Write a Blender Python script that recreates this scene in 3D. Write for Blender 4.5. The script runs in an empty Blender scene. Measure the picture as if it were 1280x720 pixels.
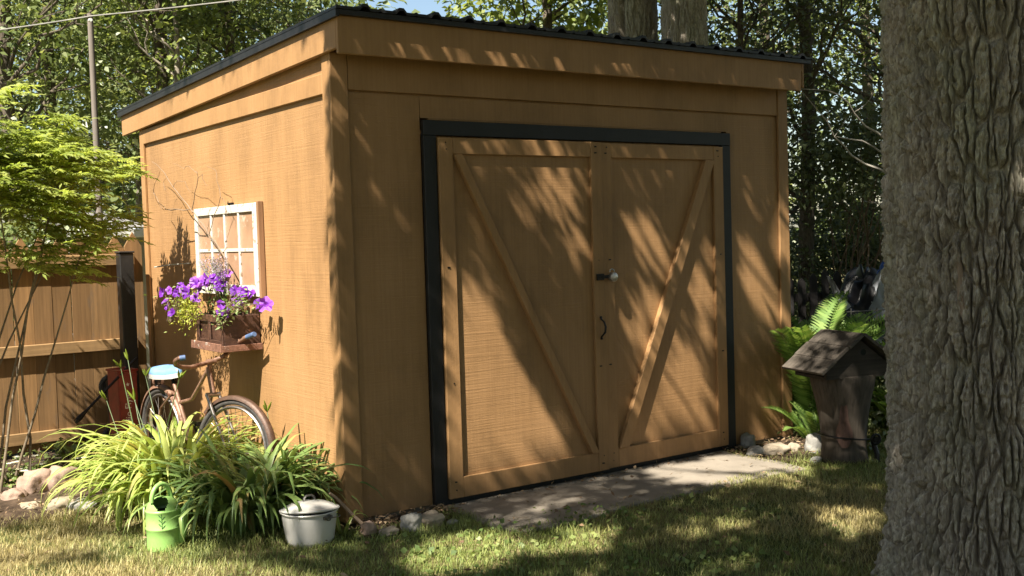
import bpy, bmesh, math, random
import numpy as np
from mathutils import Vector, Matrix, Euler, noise as mnoise
random.seed(7); rng = np.random.default_rng(7)
PI = math.pi
scene = bpy.context.scene
COL = scene.collection

# ------------------------------------------------------------------ camera numbers
FPX, YAW, PITCH, ROLL = 1357.0, 0.6246, -0.0469, -0.0303
CAM = Vector((-2.7943, -5.5366, 1.62))
_f = Vector((math.sin(YAW)*math.cos(PITCH), math.cos(YAW)*math.cos(PITCH), math.sin(PITCH)))
_r0 = Vector((math.cos(YAW), -math.sin(YAW), 0)); _u0 = _r0.cross(_f)
_r = math.cos(ROLL)*_r0 + math.sin(ROLL)*_u0
_u = -math.sin(ROLL)*_r0 + math.cos(ROLL)*_u0
def ray(px, py): return _f + (px-640)/FPX*_r - (py-360)/FPX*_u
def at(px, py, d): return CAM + ray(px, py)*d
def onx(px, py, X): d = ray(px, py); return CAM + d*((X-CAM.x)/d.x)
def ony(px, py, Y): d = ray(px, py); return CAM + d*((Y-CAM.y)/d.y)
def onz(px, py, Z=0.0): d = ray(px, py); return CAM + d*((Z-CAM.z)/d.z)
def project(P):                     # (n,3) -> (n,2) pixels, depth
    P = np.asarray(P, float); d = P-np.array(CAM)
    z = d@np.array(_f)
    zz = np.where(np.abs(z) < 1e-3, 1e-3, z)
    return np.stack([640+FPX*(d@np.array(_r))/zz, 360-FPX*(d@np.array(_u))/zz], 1), z
SUN = Vector((-0.69, -0.30, 1.0)).normalized()

# ------------------------------------------------------------------ materials
def M(name): 
    m = bpy.data.materials.new(name); m.use_nodes = True
    nt = m.node_tree; b = nt.nodes['Principled BSDF']
    return m, nt, b
def node(nt, t, **kw):
    n = nt.nodes.new(t)
    for k, v in kw.items():
        if k in n.inputs: n.inputs[k].default_value = v
        else: setattr(n, k, v)
    return n
def mapped(nt, sx, sy, sz, kind='Object'):
    tc = node(nt, 'ShaderNodeTexCoord'); mp = node(nt, 'ShaderNodeMapping')
    mp.inputs['Scale'].default_value = (sx, sy, sz)
    nt.links.new(tc.outputs[kind], mp.inputs['Vector']); return mp.outputs['Vector']
def noise_fac(nt, vec, scale, detail=4, rough=.55):
    n = node(nt, 'ShaderNodeTexNoise', Scale=scale, Detail=detail, Roughness=rough)
    nt.links.new(vec, n.inputs['Vector']); return n.outputs['Fac']
def ramp(nt, fac, stops):
    r = node(nt, 'ShaderNodeValToRGB'); e = r.color_ramp.elements
    while len(e) < len(stops): e.new(.5)
    for el, (p, c) in zip(e, stops):
        el.position = p; el.color = (*c, 1) if len(c) == 3 else c
    nt.links.new(fac, r.inputs['Fac']); return r.outputs['Color']
def mix(nt, fac, a, b, mode='MIX'):
    n = node(nt, 'ShaderNodeMixRGB'); n.blend_type = mode
    for s, v in ((0, fac), (1, a), (2, b)):
        if hasattr(v, 'links'): nt.links.new(v, n.inputs[s])
        elif s == 0: n.inputs[0].default_value = v
        else: n.inputs[s].default_value = (*v, 1)
    return n.outputs[0]
def bump(nt, b, h, strength=.4, dist=.01, prev=None):
    n = node(nt, 'ShaderNodeBump', Strength=strength, Distance=dist)
    nt.links.new(h, n.inputs['Height'])
    if prev is not None: nt.links.new(prev, n.inputs['Normal'])
    nt.links.new(n.outputs['Normal'], b.inputs['Normal']); return n.outputs['Normal']
def sc(c, k): return tuple(x*k for x in c)

def plain(name, c, rough=.6, metal=0, var=.25, scale=8, bmp=.0, spots=None, aniso=(1, 1, 1), bscale=None, spec=.5):
    m, nt, b = M(name)
    v = mapped(nt, *aniso)
    f = noise_fac(nt, v, scale, 5, .6)
    col = ramp(nt, f, [(.3, sc(c, 1-var)), (.7, sc(c, 1+var))])
    if spots:
        f2 = noise_fac(nt, v, spots[1], 6, .7)
        t = spots[2]
        msk = ramp(nt, f2, [(t, (0, 0, 0)), (t+.06, (1, 1, 1))])
        col = mix(nt, msk, col, spots[0])
    nt.links.new(col, b.inputs['Base Color'])
    b.inputs['Roughness'].default_value = rough; b.inputs['Metallic'].default_value = metal
    b.inputs['Specular IOR Level'].default_value = spec
    if bmp:
        bump(nt, b, noise_fac(nt, v, bscale or scale*4, 5, .65), bmp, .01)
    return m

TAN = (.335, .187, .081)
def siding(name, c, rough_sawn=True):
    m, nt, b = M(name)
    v1 = mapped(nt, 1, 1, 1)
    big = noise_fac(nt, mapped(nt, 1.6, 1.6, .7), 1.3, 7, .68)
    col = ramp(nt, big, [(.3, sc(c, .72)), (.5, c), (.72, (c[0]*1.16, c[1]*1.18, c[2]*1.25))])
    grain = noise_fac(nt, mapped(nt, 60, 60, 1.2), 1, 5, .6)
    col = mix(nt, .28, col, ramp(nt, grain, [(.35, (.62, .6, .58)), (.6, (1, 1, 1))]), 'MULTIPLY')
    # weathered drips and dirt splashes close to the ground
    sep = node(nt, 'ShaderNodeSeparateXYZ'); nt.links.new(v1, sep.inputs[0])
    mr = node(nt, 'ShaderNodeMapRange'); mr.inputs[1].default_value = 0.0; mr.inputs[2].default_value = .32
    mr.inputs[3].default_value = .75; mr.inputs[4].default_value = 0
    nt.links.new(sep.outputs['Z'], mr.inputs[0])
    sp = noise_fac(nt, v1, 9, 6, .7)
    mm = node(nt, 'ShaderNodeMath', operation='MULTIPLY'); nt.links.new(mr.outputs[0], mm.inputs[0]); nt.links.new(sp, mm.inputs[1])
    col = mix(nt, mm.outputs[0], col, (.17, .10, .05))
    # rare peeled flecks
    fl = noise_fac(nt, mapped(nt, 22, 22, 9), 1, 6, .75)
    col = mix(nt, ramp(nt, fl, [(.70, (0, 0, 0)), (.73, (.8, .8, .8))]), col, (.20, .105, .045))
    nt.links.new(col, b.inputs['Base Color'])
    b.inputs['Roughness'].default_value = .62; b.inputs['Specular IOR Level'].default_value = .35
    if rough_sawn:
        saw = noise_fac(nt, mapped(nt, 1.3, 1.3, 85), 1, 6, .72)
        n1 = bump(nt, b, saw, .5, .006)
        # stretched checks: thin vertical lines and a few horizontal ones
        ad = node(nt, 'ShaderNodeMath', operation='ADD'); nt.links.new(sep.outputs['X'], ad.inputs[0]); nt.links.new(sep.outputs['Y'], ad.inputs[1])
        wob = node(nt, 'ShaderNodeMath', operation='MULTIPLY_ADD'); nt.links.new(noise_fac(nt, v1, 2.0, 2), wob.inputs[0]); wob.inputs[1].default_value = .05; nt.links.new(ad.outputs[0], wob.inputs[2])
        sclx = node(nt, 'ShaderNodeMath', operation='MULTIPLY'); nt.links.new(wob.outputs[0], sclx.inputs[0]); sclx.inputs[1].default_value = 4.7
        fr = node(nt, 'ShaderNodeMath', operation='FRACT'); nt.links.new(sclx.outputs[0], fr.inputs[0])
        lt = node(nt, 'ShaderNodeMath', operation='LESS_THAN'); nt.links.new(fr.outputs[0], lt.inputs[0]); lt.inputs[1].default_value = .022
        n2 = bump(nt, b, lt.outputs[0], .5, .004, n1)
        wz = node(nt, 'ShaderNodeMath', operation='MULTIPLY_ADD'); nt.links.new(noise_fac(nt, v1, 3.1, 3), wz.inputs[0]); wz.inputs[1].default_value = .12; nt.links.new(sep.outputs['Z'], wz.inputs[2])
        sz = node(nt, 'ShaderNodeMath', operation='MULTIPLY'); nt.links.new(wz.outputs[0], sz.inputs[0]); sz.inputs[1].default_value = 5.3
        fz = node(nt, 'ShaderNodeMath', operation='FRACT'); nt.links.new(sz.outputs[0], fz.inputs[0])
        lz = node(nt, 'ShaderNodeMath', operation='LESS_THAN'); nt.links.new(fz.outputs[0], lz.inputs[0]); lz.inputs[1].default_value = .02
        bump(nt, b, lz.outputs[0], .35, -.003, n2)
    else:
        bump(nt, b, noise_fac(nt, mapped(nt, 26, 26, 26), 1, 5, .65), .25, .006)
    return m

def leafmat(name, stops, transl=.35, rough=.5, spec=.4, tt=(1.2, 1.15, .65)):
    m, nt, b = M(name)
    a = node(nt, 'ShaderNodeAttribute', attribute_name='rnd')
    col = ramp(nt, a.outputs['Fac'], stops)
    nt.links.new(col, b.inputs['Base Color']); b.inputs['Roughness'].default_value = rough
    b.inputs['Specular IOR Level'].default_value = spec
    t = node(nt, 'ShaderNodeBsdfTranslucent')
    tc = mix(nt, 1.0, col, tt, 'MULTIPLY'); nt.links.new(tc, t.inputs['Color'])
    ms = node(nt, 'ShaderNodeMixShader'); ms.inputs[0].default_value = transl
    nt.links.new(b.outputs[0], ms.inputs[1]); nt.links.new(t.outputs[0], ms.inputs[2])
    nt.links.new(ms.outputs[0], nt.nodes['Material Output'].inputs['Surface'])
    return m

def barkmat(name, c, bscale=1, bs=.5):
    m, nt, b = M(name)
    v = mapped(nt, 9*bscale, 9*bscale, 1.8*bscale)
    f = noise_fac(nt, v, 1.6, 7, .7)
    col = ramp(nt, f, [(.28, sc(c, .6)), (.5, c), (.72, (c[0]*1.35, c[1]*1.36, c[2]*1.36))])
    f2 = noise_fac(nt, mapped(nt, 2, 2, 1), 1.5, 4, .6)
    col = mix(nt, ramp(nt, f2, [(.45, (0, 0, 0)), (.7, (.55, .55, .55))]), col, (c[0]*.85, c[1]*1.0, c[2]*.8))
    fl = noise_fac(nt, mapped(nt, 85*bscale, 85*bscale, 17*bscale), 1, 6, .75)
    col = mix(nt, .85, col, ramp(nt, fl, [(.33, (.45, .40, .36)), (.5, (.95, .93, .9)), (.66, (1.55, 1.55, 1.5))]), 'MULTIPLY')
    li = noise_fac(nt, mapped(nt, 30, 30, 14), 1, 5, .7)
    col = mix(nt, ramp(nt, li, [(.60, (0, 0, 0)), (.68, (.6, .6, .6))]), col, (c[0]*1.35, c[1]*1.5, c[2]*1.45))
    nt.links.new(col, b.inputs['Base Color']); b.inputs['Roughness'].default_value = .9
    b.inputs['Specular IOR Level'].default_value = .2
    n1 = bump(nt, b, f, bs, .03)
    bump(nt, b, noise_fac(nt, mapped(nt, 60*bscale, 60*bscale, 20*bscale), 1, 5, .7), .5, .008, n1)
    return m

def woodmat(name, c, along='z', rough=.75, var=.3, sun=False):
    m, nt, b = M(name)
    s = {'z': (45, 45, 1.6), 'x': (1.6, 45, 45), 'y': (45, 1.6, 45)}[along]
    g = noise_fac(nt, mapped(nt, *s), 1, 6, .65)
    col = ramp(nt, g, [(.3, sc(c, 1-var)), (.55, c), (.75, sc(c, 1+var*.7))])
    big = noise_fac(nt, mapped(nt, 7, 7, 1.2), 1, 3, .6)
    col = mix(nt, .6, col, ramp(nt, big, [(.35, (.6, .58, .55)), (.65, (1.05, 1, .98))]), 'MULTIPLY')
    nt.links.new(col, b.inputs['Base Color']); b.inputs['Roughness'].default_value = rough
    b.inputs['Specular IOR Level'].default_value = .25
    bump(nt, b, g, .35, .004)
    return m

MAT = {}
MAT['siding'] = siding('tan_siding', TAN)
MAT['trim'] = siding('tan_trim', (.335, .186, .079), False)
MAT['black_trim'] = plain('black_trim_paint', (.0075, .007, .0075), .6, var=.4, bmp=.15, spots=((.03, .022, .018), 14, .66))
MAT['roof'] = plain('roof_metal', (.018, .017, .018), .45, .3, var=.3, scale=20)
MAT['soffit'] = plain('soffit_wood', (.30, .165, .065), .7)
MAT['concrete'] = plain('concrete', (.22, .19, .155), .9, var=.22, scale=2.5, bmp=.5, spots=((.14, .115, .085), 7, .58), bscale=70, spec=.2)
MAT['iron'] = plain('black_iron', (.02, .018, .018), .4, .7, var=.4, scale=30, bmp=.1)
MAT['steel'] = plain('galvanised_steel', (.42, .40, .37), .38, .85, var=.3, scale=40)
MAT['fence'] = woodmat('cedar_boards', (.26, .155, .07))
def board_tones(m):
    nt = m.node_tree; b = nt.nodes['Principled BSDF']; old = b.inputs['Base Color'].links[0].from_socket
    sep = node(nt, 'ShaderNodeSeparateXYZ'); nt.links.new(mapped(nt, 1/.143, 1, 1), sep.inputs[0])
    fl = node(nt, 'ShaderNodeMath', operation='FLOOR'); nt.links.new(sep.outputs['X'], fl.inputs[0])
    wn = node(nt, 'ShaderNodeTexWhiteNoise', noise_dimensions='1D'); nt.links.new(fl.outputs[0], wn.inputs['W'])
    col = mix(nt, 1, old, ramp(nt, wn.outputs['Value'], [(0, (.62, .60, .58)), (.5, (.95, .95, .95)), (1, (1.25, 1.2, 1.12))]), 'MULTIPLY')
    st = noise_fac(nt, mapped(nt, 9, 9, 2.2), 1, 6, .7)
    col = mix(nt, ramp(nt, st, [(.56, (0, 0, 0)), (.68, (.7, .7, .7))]), col, (.12, .09, .065))
    nt.links.new(col, b.inputs['Base Color'])
board_tones(MAT['fence'])
MAT['fence_rail'] = woodmat('cedar_rail', (.30, .19, .09), 'x')
MAT['white_wood'] = plain('chipped_white_paint', (.52, .49, .44), .6, var=.12, scale=25, bmp=.25, spots=((.26, .18, .12), 24, .57))
MAT['pane_backing'] = plain('peach_backing', (.36, .215, .135), .25, var=.18, scale=5, spots=((.46, .36, .28), 8, .60))
MAT['sash_edge'] = woodmat('bare_sash_wood', (.30, .17, .09), 'z')
MAT['crate'] = plain('dark_stained_crate', (.060, .028, .018), .5, var=.5, scale=14, bmp=.3, spots=((.30, .13, .07), 9, .60), aniso=(1, 1, 2))
MAT['rust'] = plain('rusty_tray', (.22, .11, .075), .6, .35, var=.4, scale=30, bmp=.3, spots=((.55, .5, .45), 18, .60))
MAT['bike'] = plain('faded_rusty_paint', (.22, .125, .085), .5, .25, var=.35, scale=30, bmp=.2, spots=((.09, .035, .018), 22, .54))
MAT['bike_dark'] = plain('brown_bike_tube', (.075, .042, .028), .5, .3, var=.4, scale=30, bmp=.2, spots=((.09, .045, .03), 25, .58))
MAT['chrome'] = plain('pitted_chrome', (.27, .245, .23), .35, .85, var=.35, scale=40, spots=((.2, .1, .06), 40, .62))
MAT['tyre'] = plain('old_tyre', (.05, .045, .042), .85, var=.4, scale=40, bmp=.3)
MAT['blue'] = plain('faded_blue_vinyl', (.13, .25, .44), .45, var=.18, scale=20)
MAT['white'] = plain('worn_white_vinyl', (.42, .42, .40), .5, var=.1, scale=20)
MAT['grip'] = plain('blue_grip', (.08, .13, .25), .5, var=.3, scale=30)
MAT['red'] = plain('red_wagon_enamel', (.20, .020, .016), .35, 0, var=.3, scale=12, spots=((.22, .05, .03), 22, .64))
MAT['lettering'] = plain('cream_lettering', (.75, .68, .6), .6, var=.1)
MAT['green'] = plain('green_plastic', (.26, .46, .13), .36, var=.12, scale=10, spots=((.2, .38, .11), 18, .66))
MAT['dkgreen'] = plain('dark_green_print', (.02, .09, .025), .5)
MAT['dark'] = plain('hollow_shade', (.006, .008, .006), .9)  # near-black colour stands in for shade inside openings
MAT['enamel'] = plain('white_enamel', (.60, .575, .54), .28, var=.08, scale=6, spots=((.34, .27, .22), 14, .655))
MAT['stone_tan'] = plain('tan_stone', (.29, .24, .18), .9, var=.35, scale=9, bmp=.6, bscale=30, spec=.2)
MAT['stone_pink'] = plain('pink_stone', (.29, .205, .16), .9, var=.35, scale=8, bmp=.6, bscale=30, spec=.2)
MAT['stone_grey'] = plain('grey_stone', (.25, .24, .22), .9, var=.35, scale=9, bmp=.6, bscale=30, spec=.2)
MAT['log'] = woodmat('weathered_log', (.095, .078, .062), 'z', .9, .45)
MAT['logroof'] = woodmat('weathered_roof_board', (.105, .09, .075), 'x', .85, .45)
MAT['loggable'] = woodmat('dark_gable_board', (.05, .042, .034), 'x', .85, .35)
MAT['logbare'] = plain('reddish_bare_wood', (.11, .06, .045), .9, var=.5, scale=18, bmp=.4, aniso=(1, 1, .3))
MAT['oakbark'] = barkmat('oak_bark', (.34, .298, .252))
MAT['bark'] = barkmat('dark_bark', (.12, .098, .08))
MAT['palebark'] = barkmat('pale_bark', (.27, .235, .20))
MAT['scar'] = plain('bare_inner_wood', (.30, .22, .165), .8, var=.2, scale=10, aniso=(1, 1, .2))
MAT['twig'] = plain('twig', (.20, .14, .095), .8, var=.3)
MAT['paletwig'] = plain('bleached_twig', (.34, .31, .27), .8, var=.3)
MAT['shrubstem'] = plain('shrub_stem', (.15, .115, .075), .8, var=.4, scale=30)
MAT['stem'] = plain('brown_stem', (.13, .085, .05), .8, var=.3)
MAT['pole'] = woodmat('weathered_pole', (.20, .175, .155), 'z', .85, .25)
MAT['wire'] = plain('pale_cable', (.25, .24, .22), .5)
MAT['post'] = plain('black_post', (.014, .013, .013), .5, var=.4, bmp=.15)
MAT['soil'] = plain('dark_soil', (.055, .038, .026), .95, var=.5, scale=12, bmp=.8, bscale=40, spec=.1, spots=((.12, .085, .055), 25, .60))
MAT['nb_wall'] = plain('grey_neighbour_wall', (.42, .40, .38), .8, var=.1)
MAT['nb_roof'] = plain('grey_shingles', (.19, .18, .18), .9, var=.25, scale=12, bmp=.3)
MAT['nb_white'] = plain('white_gutter', (.78, .77, .75), .5, var=.05)
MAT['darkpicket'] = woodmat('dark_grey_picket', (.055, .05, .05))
MAT['blacktarp'] = plain('black_tarp', (.010, .010, .012), .38, var=.4, scale=6, bmp=.3, bscale=9)
MAT['bluetarp'] = plain('blue_tarp', (.04, .10, .36), .45, var=.25, scale=6, bmp=.3, bscale=9)
MAT['greytarp'] = plain('grey_tarp', (.34, .36, .39), .5, var=.2, scale=6, bmp=.3, bscale=9)
MAT['dk_steel'] = plain('dull_wire', (.16, .15, .14), .5, .6)

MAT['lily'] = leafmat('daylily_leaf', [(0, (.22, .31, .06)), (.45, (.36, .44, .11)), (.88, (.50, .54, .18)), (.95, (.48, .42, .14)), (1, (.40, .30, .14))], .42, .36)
MAT['lily_shaded'] = leafmat('daylily_leaf_shaded', [(0, (.085, .15, .045)), (.5, (.15, .225, .065)), (.9, (.23, .30, .10)), (.96, (.36, .31, .10)), (1, (.30, .2, .09))], .25, .36)  # darker copy of the lily leaf, shade put into the colour
MAT['shrub'] = leafmat('bright_shrub_leaf', [(0, (.17, .24, .05)), (.5, (.31, .38, .095)), (1, (.48, .52, .18))], .58, .4)
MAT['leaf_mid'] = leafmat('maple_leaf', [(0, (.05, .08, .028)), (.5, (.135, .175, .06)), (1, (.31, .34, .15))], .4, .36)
MAT['leaf_light'] = leafmat('sunny_leaf', [(0, (.11, .16, .035)), (.5, (.22, .28, .07)), (1, (.37, .40, .14))], .45, .36)  # paler leaf tones, sunlight put into the colour
MAT['leaf_dark'] = leafmat('deep_shade_leaf', [(0, (.06, .08, .036)), (.5, (.115, .14, .06)), (1, (.23, .25, .125))], .3, .36)  # darker leaf tones, woodland shade put into the colour
MAT['fern'] = leafmat('fern_leaf', [(0, (.10, .19, .04)), (.5, (.17, .28, .06)), (1, (.27, .37, .10))], .4)
MAT['chart'] = leafmat('chartreuse_leaf', [(0, (.20, .26, .03)), (.5, (.36, .40, .05)), (1, (.50, .50, .10))], .4)
MAT['petleaf'] = leafmat('petunia_leaf', [(0, (.10, .17, .05)), (.5, (.20, .27, .09)), (1, (.34, .38, .17))], .35)
MAT['petal'] = leafmat('purple_petal', [(0, (.10, .012, .24)), (.6, (.20, .03, .42)), (1, (.34, .13, .50))], .25, .5)
MAT['spike'] = leafmat('lavender_spike', [(0, (.22, .22, .20)), (.5, (.36, .27, .42)), (1, (.5, .42, .5))], .3)
MAT['whiteflower'] = leafmat('white_petal', [(0, (.6, .6, .52)), (1, (.8, .8, .74))], .3)
MAT['cover'] = leafmat('groundcover_leaf', [(0, (.08, .13, .035)), (.5, (.16, .22, .06)), (1, (.30, .34, .12))], .35)
MAT['litter'] = leafmat('dry_litter', [(0, (.10, .06, .035)), (.5, (.20, .125, .07)), (1, (.34, .25, .15))], .1, .8)

# grass: hue varies from patch to patch and blade to blade
def grassmat():
    m, nt, b = M('grass_blade')
    a = node(nt, 'ShaderNodeAttribute', attribute_name='rnd')
    p = node(nt, 'ShaderNodeAttribute', attribute_name='dry')
    g = ramp(nt, a.outputs['Fac'], [(0, (.12, .155, .04)), (.5, (.21, .255, .065)), (1, (.33, .355, .12))])
    d = ramp(nt, a.outputs['Fac'], [(0, (.24, .19, .08)), (.5, (.38, .31, .13)), (1, (.52, .44, .22))])
    col = mix(nt, p.outputs['Fac'], g, d)
    nt.links.new(col, b.inputs['Base Color']); b.inputs['Roughness'].default_value = .5; b.inputs['Specular IOR Level'].default_value = .3
    t = node(nt, 'ShaderNodeBsdfTranslucent'); nt.links.new(col, t.inputs['Color'])
    ms = node(nt, 'ShaderNodeMixShader'); ms.inputs[0].default_value = .3
    nt.links.new(b.outputs[0], ms.inputs[1]); nt.links.new(t.outputs[0], ms.inputs[2])
    nt.links.new(ms.outputs[0], nt.nodes['Material Output'].inputs['Surface'])
    return m
MAT['grass'] = grassmat()
MAT['lawn'] = plain('lawn_thatch', (.15, .125, .06), .95, var=.4, scale=3, bmp=.6, spots=((.07, .085, .03), 1.4, .5), bscale=60, spec=.1)

# ------------------------------------------------------------------ object helpers
def tag(o, label=None, cat=None, group=None, kind=None):
    if label: o['label'] = label
    if cat: o['category'] = cat
    if group: o['group'] = group
    if kind: o['kind'] = kind
    return o
def empty(name, loc=(0, 0, 0), rz=0.0):
    o = bpy.data.objects.new(name, None); COL.objects.link(o)
    o.location = loc; o.rotation_euler = (0, 0, rz); o.empty_display_size = .1
    return o
def thing(name, label, cat, loc=(0, 0, 0), rz=0.0, group=None):
    return tag(empty(name, loc, rz), label, cat, group)
def link(name, me, mat, parent=None, loc=None):
    o = bpy.data.objects.new(name, me); COL.objects.link(o)
    if mat is not None and not me.materials: me.materials.append(MAT[mat] if isinstance(mat, str) else mat)
    if parent is not None: o.parent = parent
    if loc is not None: o.location = loc
    return o
def copy_tree(o, parent=None):
    c = o.copy(); COL.objects.link(c); c.parent = parent
    for ch in list(o.children): copy_tree(ch, c)
    return c

class MB:
    def __init__(s): s.v = []; s.f = []
    def add(s, vs, fs):
        k = len(s.v); s.v += [tuple(v) for v in vs]; s.f += [tuple(i+k for i in f) for f in fs]; return s
    def box(s, lo, hi, m=None):
        (a, b, c), (d, e, f) = lo, hi
        vs = [Vector(p) for p in ((a, b, c), (d, b, c), (d, e, c), (a, e, c), (a, b, f), (d, b, f), (d, e, f), (a, e, f))]
        if m: vs = [m @ v for v in vs]
        return s.add(vs, [(0, 3, 2, 1), (4, 5, 6, 7), (0, 1, 5, 4), (1, 2, 6, 5), (2, 3, 7, 6), (3, 0, 4, 7)])
    def hexa(s, pts): return s.add(pts, [(0, 3, 2, 1), (4, 5, 6, 7), (0, 1, 5, 4), (1, 2, 6, 5), (2, 3, 7, 6), (3, 0, 4, 7)])
    def prism(s, poly, d):                # poly: list of 3-D points (planar), extruded by vector d
        n = len(poly); a = [Vector(p) for p in poly]; d = Vector(d); b = [p+d for p in a]
        return s.add(a+b, [tuple(range(n))[::-1], tuple(range(n, 2*n))]+[(i, (i+1) % n, (i+1) % n+n, i+n) for i in range(n)])
    def tube(s, path, rad, n=8, cap=True, flat=1.0, upv=None):
        P = [Vector(p) for p in path]
        R = rad if hasattr(rad, '__len__') else [rad]*len(P)
        vs = []; ref = Vector(upv) if upv else None
        for i, p in enumerate(P):
            t = (P[min(i+1, len(P)-1)]-P[max(i-1, 0)])
            t = t.normalized() if t.length > 1e-9 else Vector((0, 0, 1))
            if ref is None: ref = Vector((1, 0, 0)) if abs(t.z) > .9 else Vector((0, 0, 1))
            x = ref-t*ref.dot(t)
            if x.length < 1e-6: x = Vector((0, 1, 0))-t*t.y
            x.normalize(); y = t.cross(x)
            if upv is None: ref = x
            for k in range(n):
                a = 2*PI*k/n
                vs.append(p+(x*math.cos(a)+y*math.sin(a)*flat)*R[i])
        fs = [(i*n+k, i*n+(k+1) % n, (i+1)*n+(k+1) % n, (i+1)*n+k) for i in range(len(P)-1) for k in range(n)]
        if cap: fs += [tuple(range(n))[::-1], tuple(range((len(P)-1)*n, len(P)*n))]
        return s.add(vs, fs)
    def lathe(s, prof, n=32, m=None, cap0=False, cap1=False):
        vs = []
        for r, z in prof:
            for k in range(n):
                v = Vector((r*math.cos(2*PI*k/n), r*math.sin(2*PI*k/n), z)); vs.append(m @ v if m else v)
        L = len(prof)
        fs = [(i*n+k, i*n+(k+1) % n, (i+1)*n+(k+1) % n, (i+1)*n+k) for i in range(L-1) for k in range(n)]
        if cap0: fs.append(tuple(range(n))[::-1])
        if cap1: fs.append(tuple(range((L-1)*n, L*n)))
        return s.add(vs, fs)
    def torus(s, R, r, m=None, n=40, k=10, a0=0, a1=2*PI, rz=None):
        full = abs(a1-a0-2*PI) < 1e-6; N = n if full else n+1; vs = []
        for i in range(N):
            a = a0+(a1-a0)*i/n
            for j in range(k):
                b = 2*PI*j/k
                v = Vector(((R+r*math.cos(b))*math.cos(a), (rz or r)*math.sin(b), (R+r*math.cos(b))*math.sin(a)))
                vs.append(m @ v if m else v)
        fs = [(i % N*k+j, i % N*k+(j+1) % k, (i+1) % N*k+(j+1) % k, (i+1) % N*k+j) for i in range(n) for j in range(k)]
        return s.add(vs, fs)
    def build(s, name, mat, parent=None, bevel=0, smooth=None, loc=None, segs=1, jitter=0):
        me = bpy.data.meshes.new(name); me.from_pydata(s.v, [], s.f); me.update()
        bm = bmesh.new(); bm.from_mesh(me)
        bmesh.ops.recalc_face_normals(bm, faces=bm.faces)
        if bevel:
            es = [e for e in bm.edges if len(e.link_faces) == 2 and e.calc_face_angle(0) > .6]
            bmesh.ops.bevel(bm, geom=es, offset=bevel, segments=segs, affect='EDGES', profile=.6, clamp_overlap=True)
        bm.to_mesh(me); bm.free()
        if smooth is not None:
            me.polygons.foreach_set('use_smooth', [True]*len(me.polygons)); me.set_sharp_from_angle(angle=math.radians(smooth))
        return link(name, me, mat, parent, loc)

def np_mesh(name, V, faces, attrs=None, smooth=False):
    """V (n,3); faces (m,k) int array; attrs: dict of per-point floats"""
    me = bpy.data.meshes.new(name); V = np.ascontiguousarray(V, np.float32)
    faces = np.ascontiguousarray(faces, np.int32); m, k = faces.shape
    me.vertices.add(len(V)); me.vertices.foreach_set('co', V.ravel())
    me.loops.add(m*k); me.loops.foreach_set('vertex_index', faces.ravel())
    me.polygons.add(m); me.polygons.foreach_set('loop_start', np.arange(0, m*k, k, dtype=np.int32))
    for an, av in (attrs or {}).items():
        a = me.attributes.new(an, 'FLOAT', 'POINT'); a.data.foreach_set('value', np.ascontiguousarray(av, np.float32))
    me.update(calc_edges=True)
    if smooth: me.polygons.foreach_set('use_smooth', np.ones(m, bool))
    me.validate()
    return me
def unit(a): return a/np.maximum(np.linalg.norm(a, axis=-1, keepdims=True), 1e-9)
def leaf_mesh(name, C, D, N, L, W, rnd, fold=.25, droop=.15, six=False):
    """C base points, D leaf axis, N up normal, L length, W width arrays. Leaf = folded pair of quads."""
    n = len(C); D = unit(D); S = unit(np.cross(D, N)); N2 = np.cross(S, D)
    L = np.broadcast_to(np.asarray(L, float), (n,))[:, None]; W = np.broadcast_to(np.asarray(W, float), (n,))[:, None]
    base = C; tip = C+D*L-N2*L*droop
    mid = C+D*L*.5-N2*W*fold*.5
    l = C+D*L*.42+S*W*.5+N2*W*fold*.3; r = C+D*L*.42-S*W*.5+N2*W*fold*.3
    if six:
        V = np.stack([base, r, tip, l, mid], 1).reshape(-1, 3)
        F = (np.arange(n)[:, None, None]*5+np.array([[0, 1, 2, 4], [0, 4, 2, 3]])[None]).reshape(-1, 4)
        return np_mesh(name, V, F, {'rnd': np.repeat(rnd, 5)})
    V = np.stack([base, r, tip, l], 1).reshape(-1, 3)
    F = (np.arange(n)*4)[:, None]+np.array([0, 1, 2, 3])[None]
    return np_mesh(name, V, F, {'rnd': np.repeat(rnd, 4)})
def randdir(n): return unit(rng.normal(size=(n, 3)))
def hashgrid(seed, n=64):
    return np.random.default_rng(seed).random((n, n))
def vnoise2(x, y, seed=0, per=None):
    g = hashgrid(seed); n = 64
    xi = np.floor(x).astype(int); yi = np.floor(y).astype(int); fx = x-xi; fy = y-yi
    fx = fx*fx*(3-2*fx); fy = fy*fy*(3-2*fy)
    def G(i, j):
        i = i % per if per else i % n
        return g[i % n, j % n]
    return (G(xi, yi)*(1-fx)+G(xi+1, yi)*fx)*(1-fy)+(G(xi, yi+1)*(1-fx)+G(xi+1, yi+1)*fx)*fy

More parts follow.
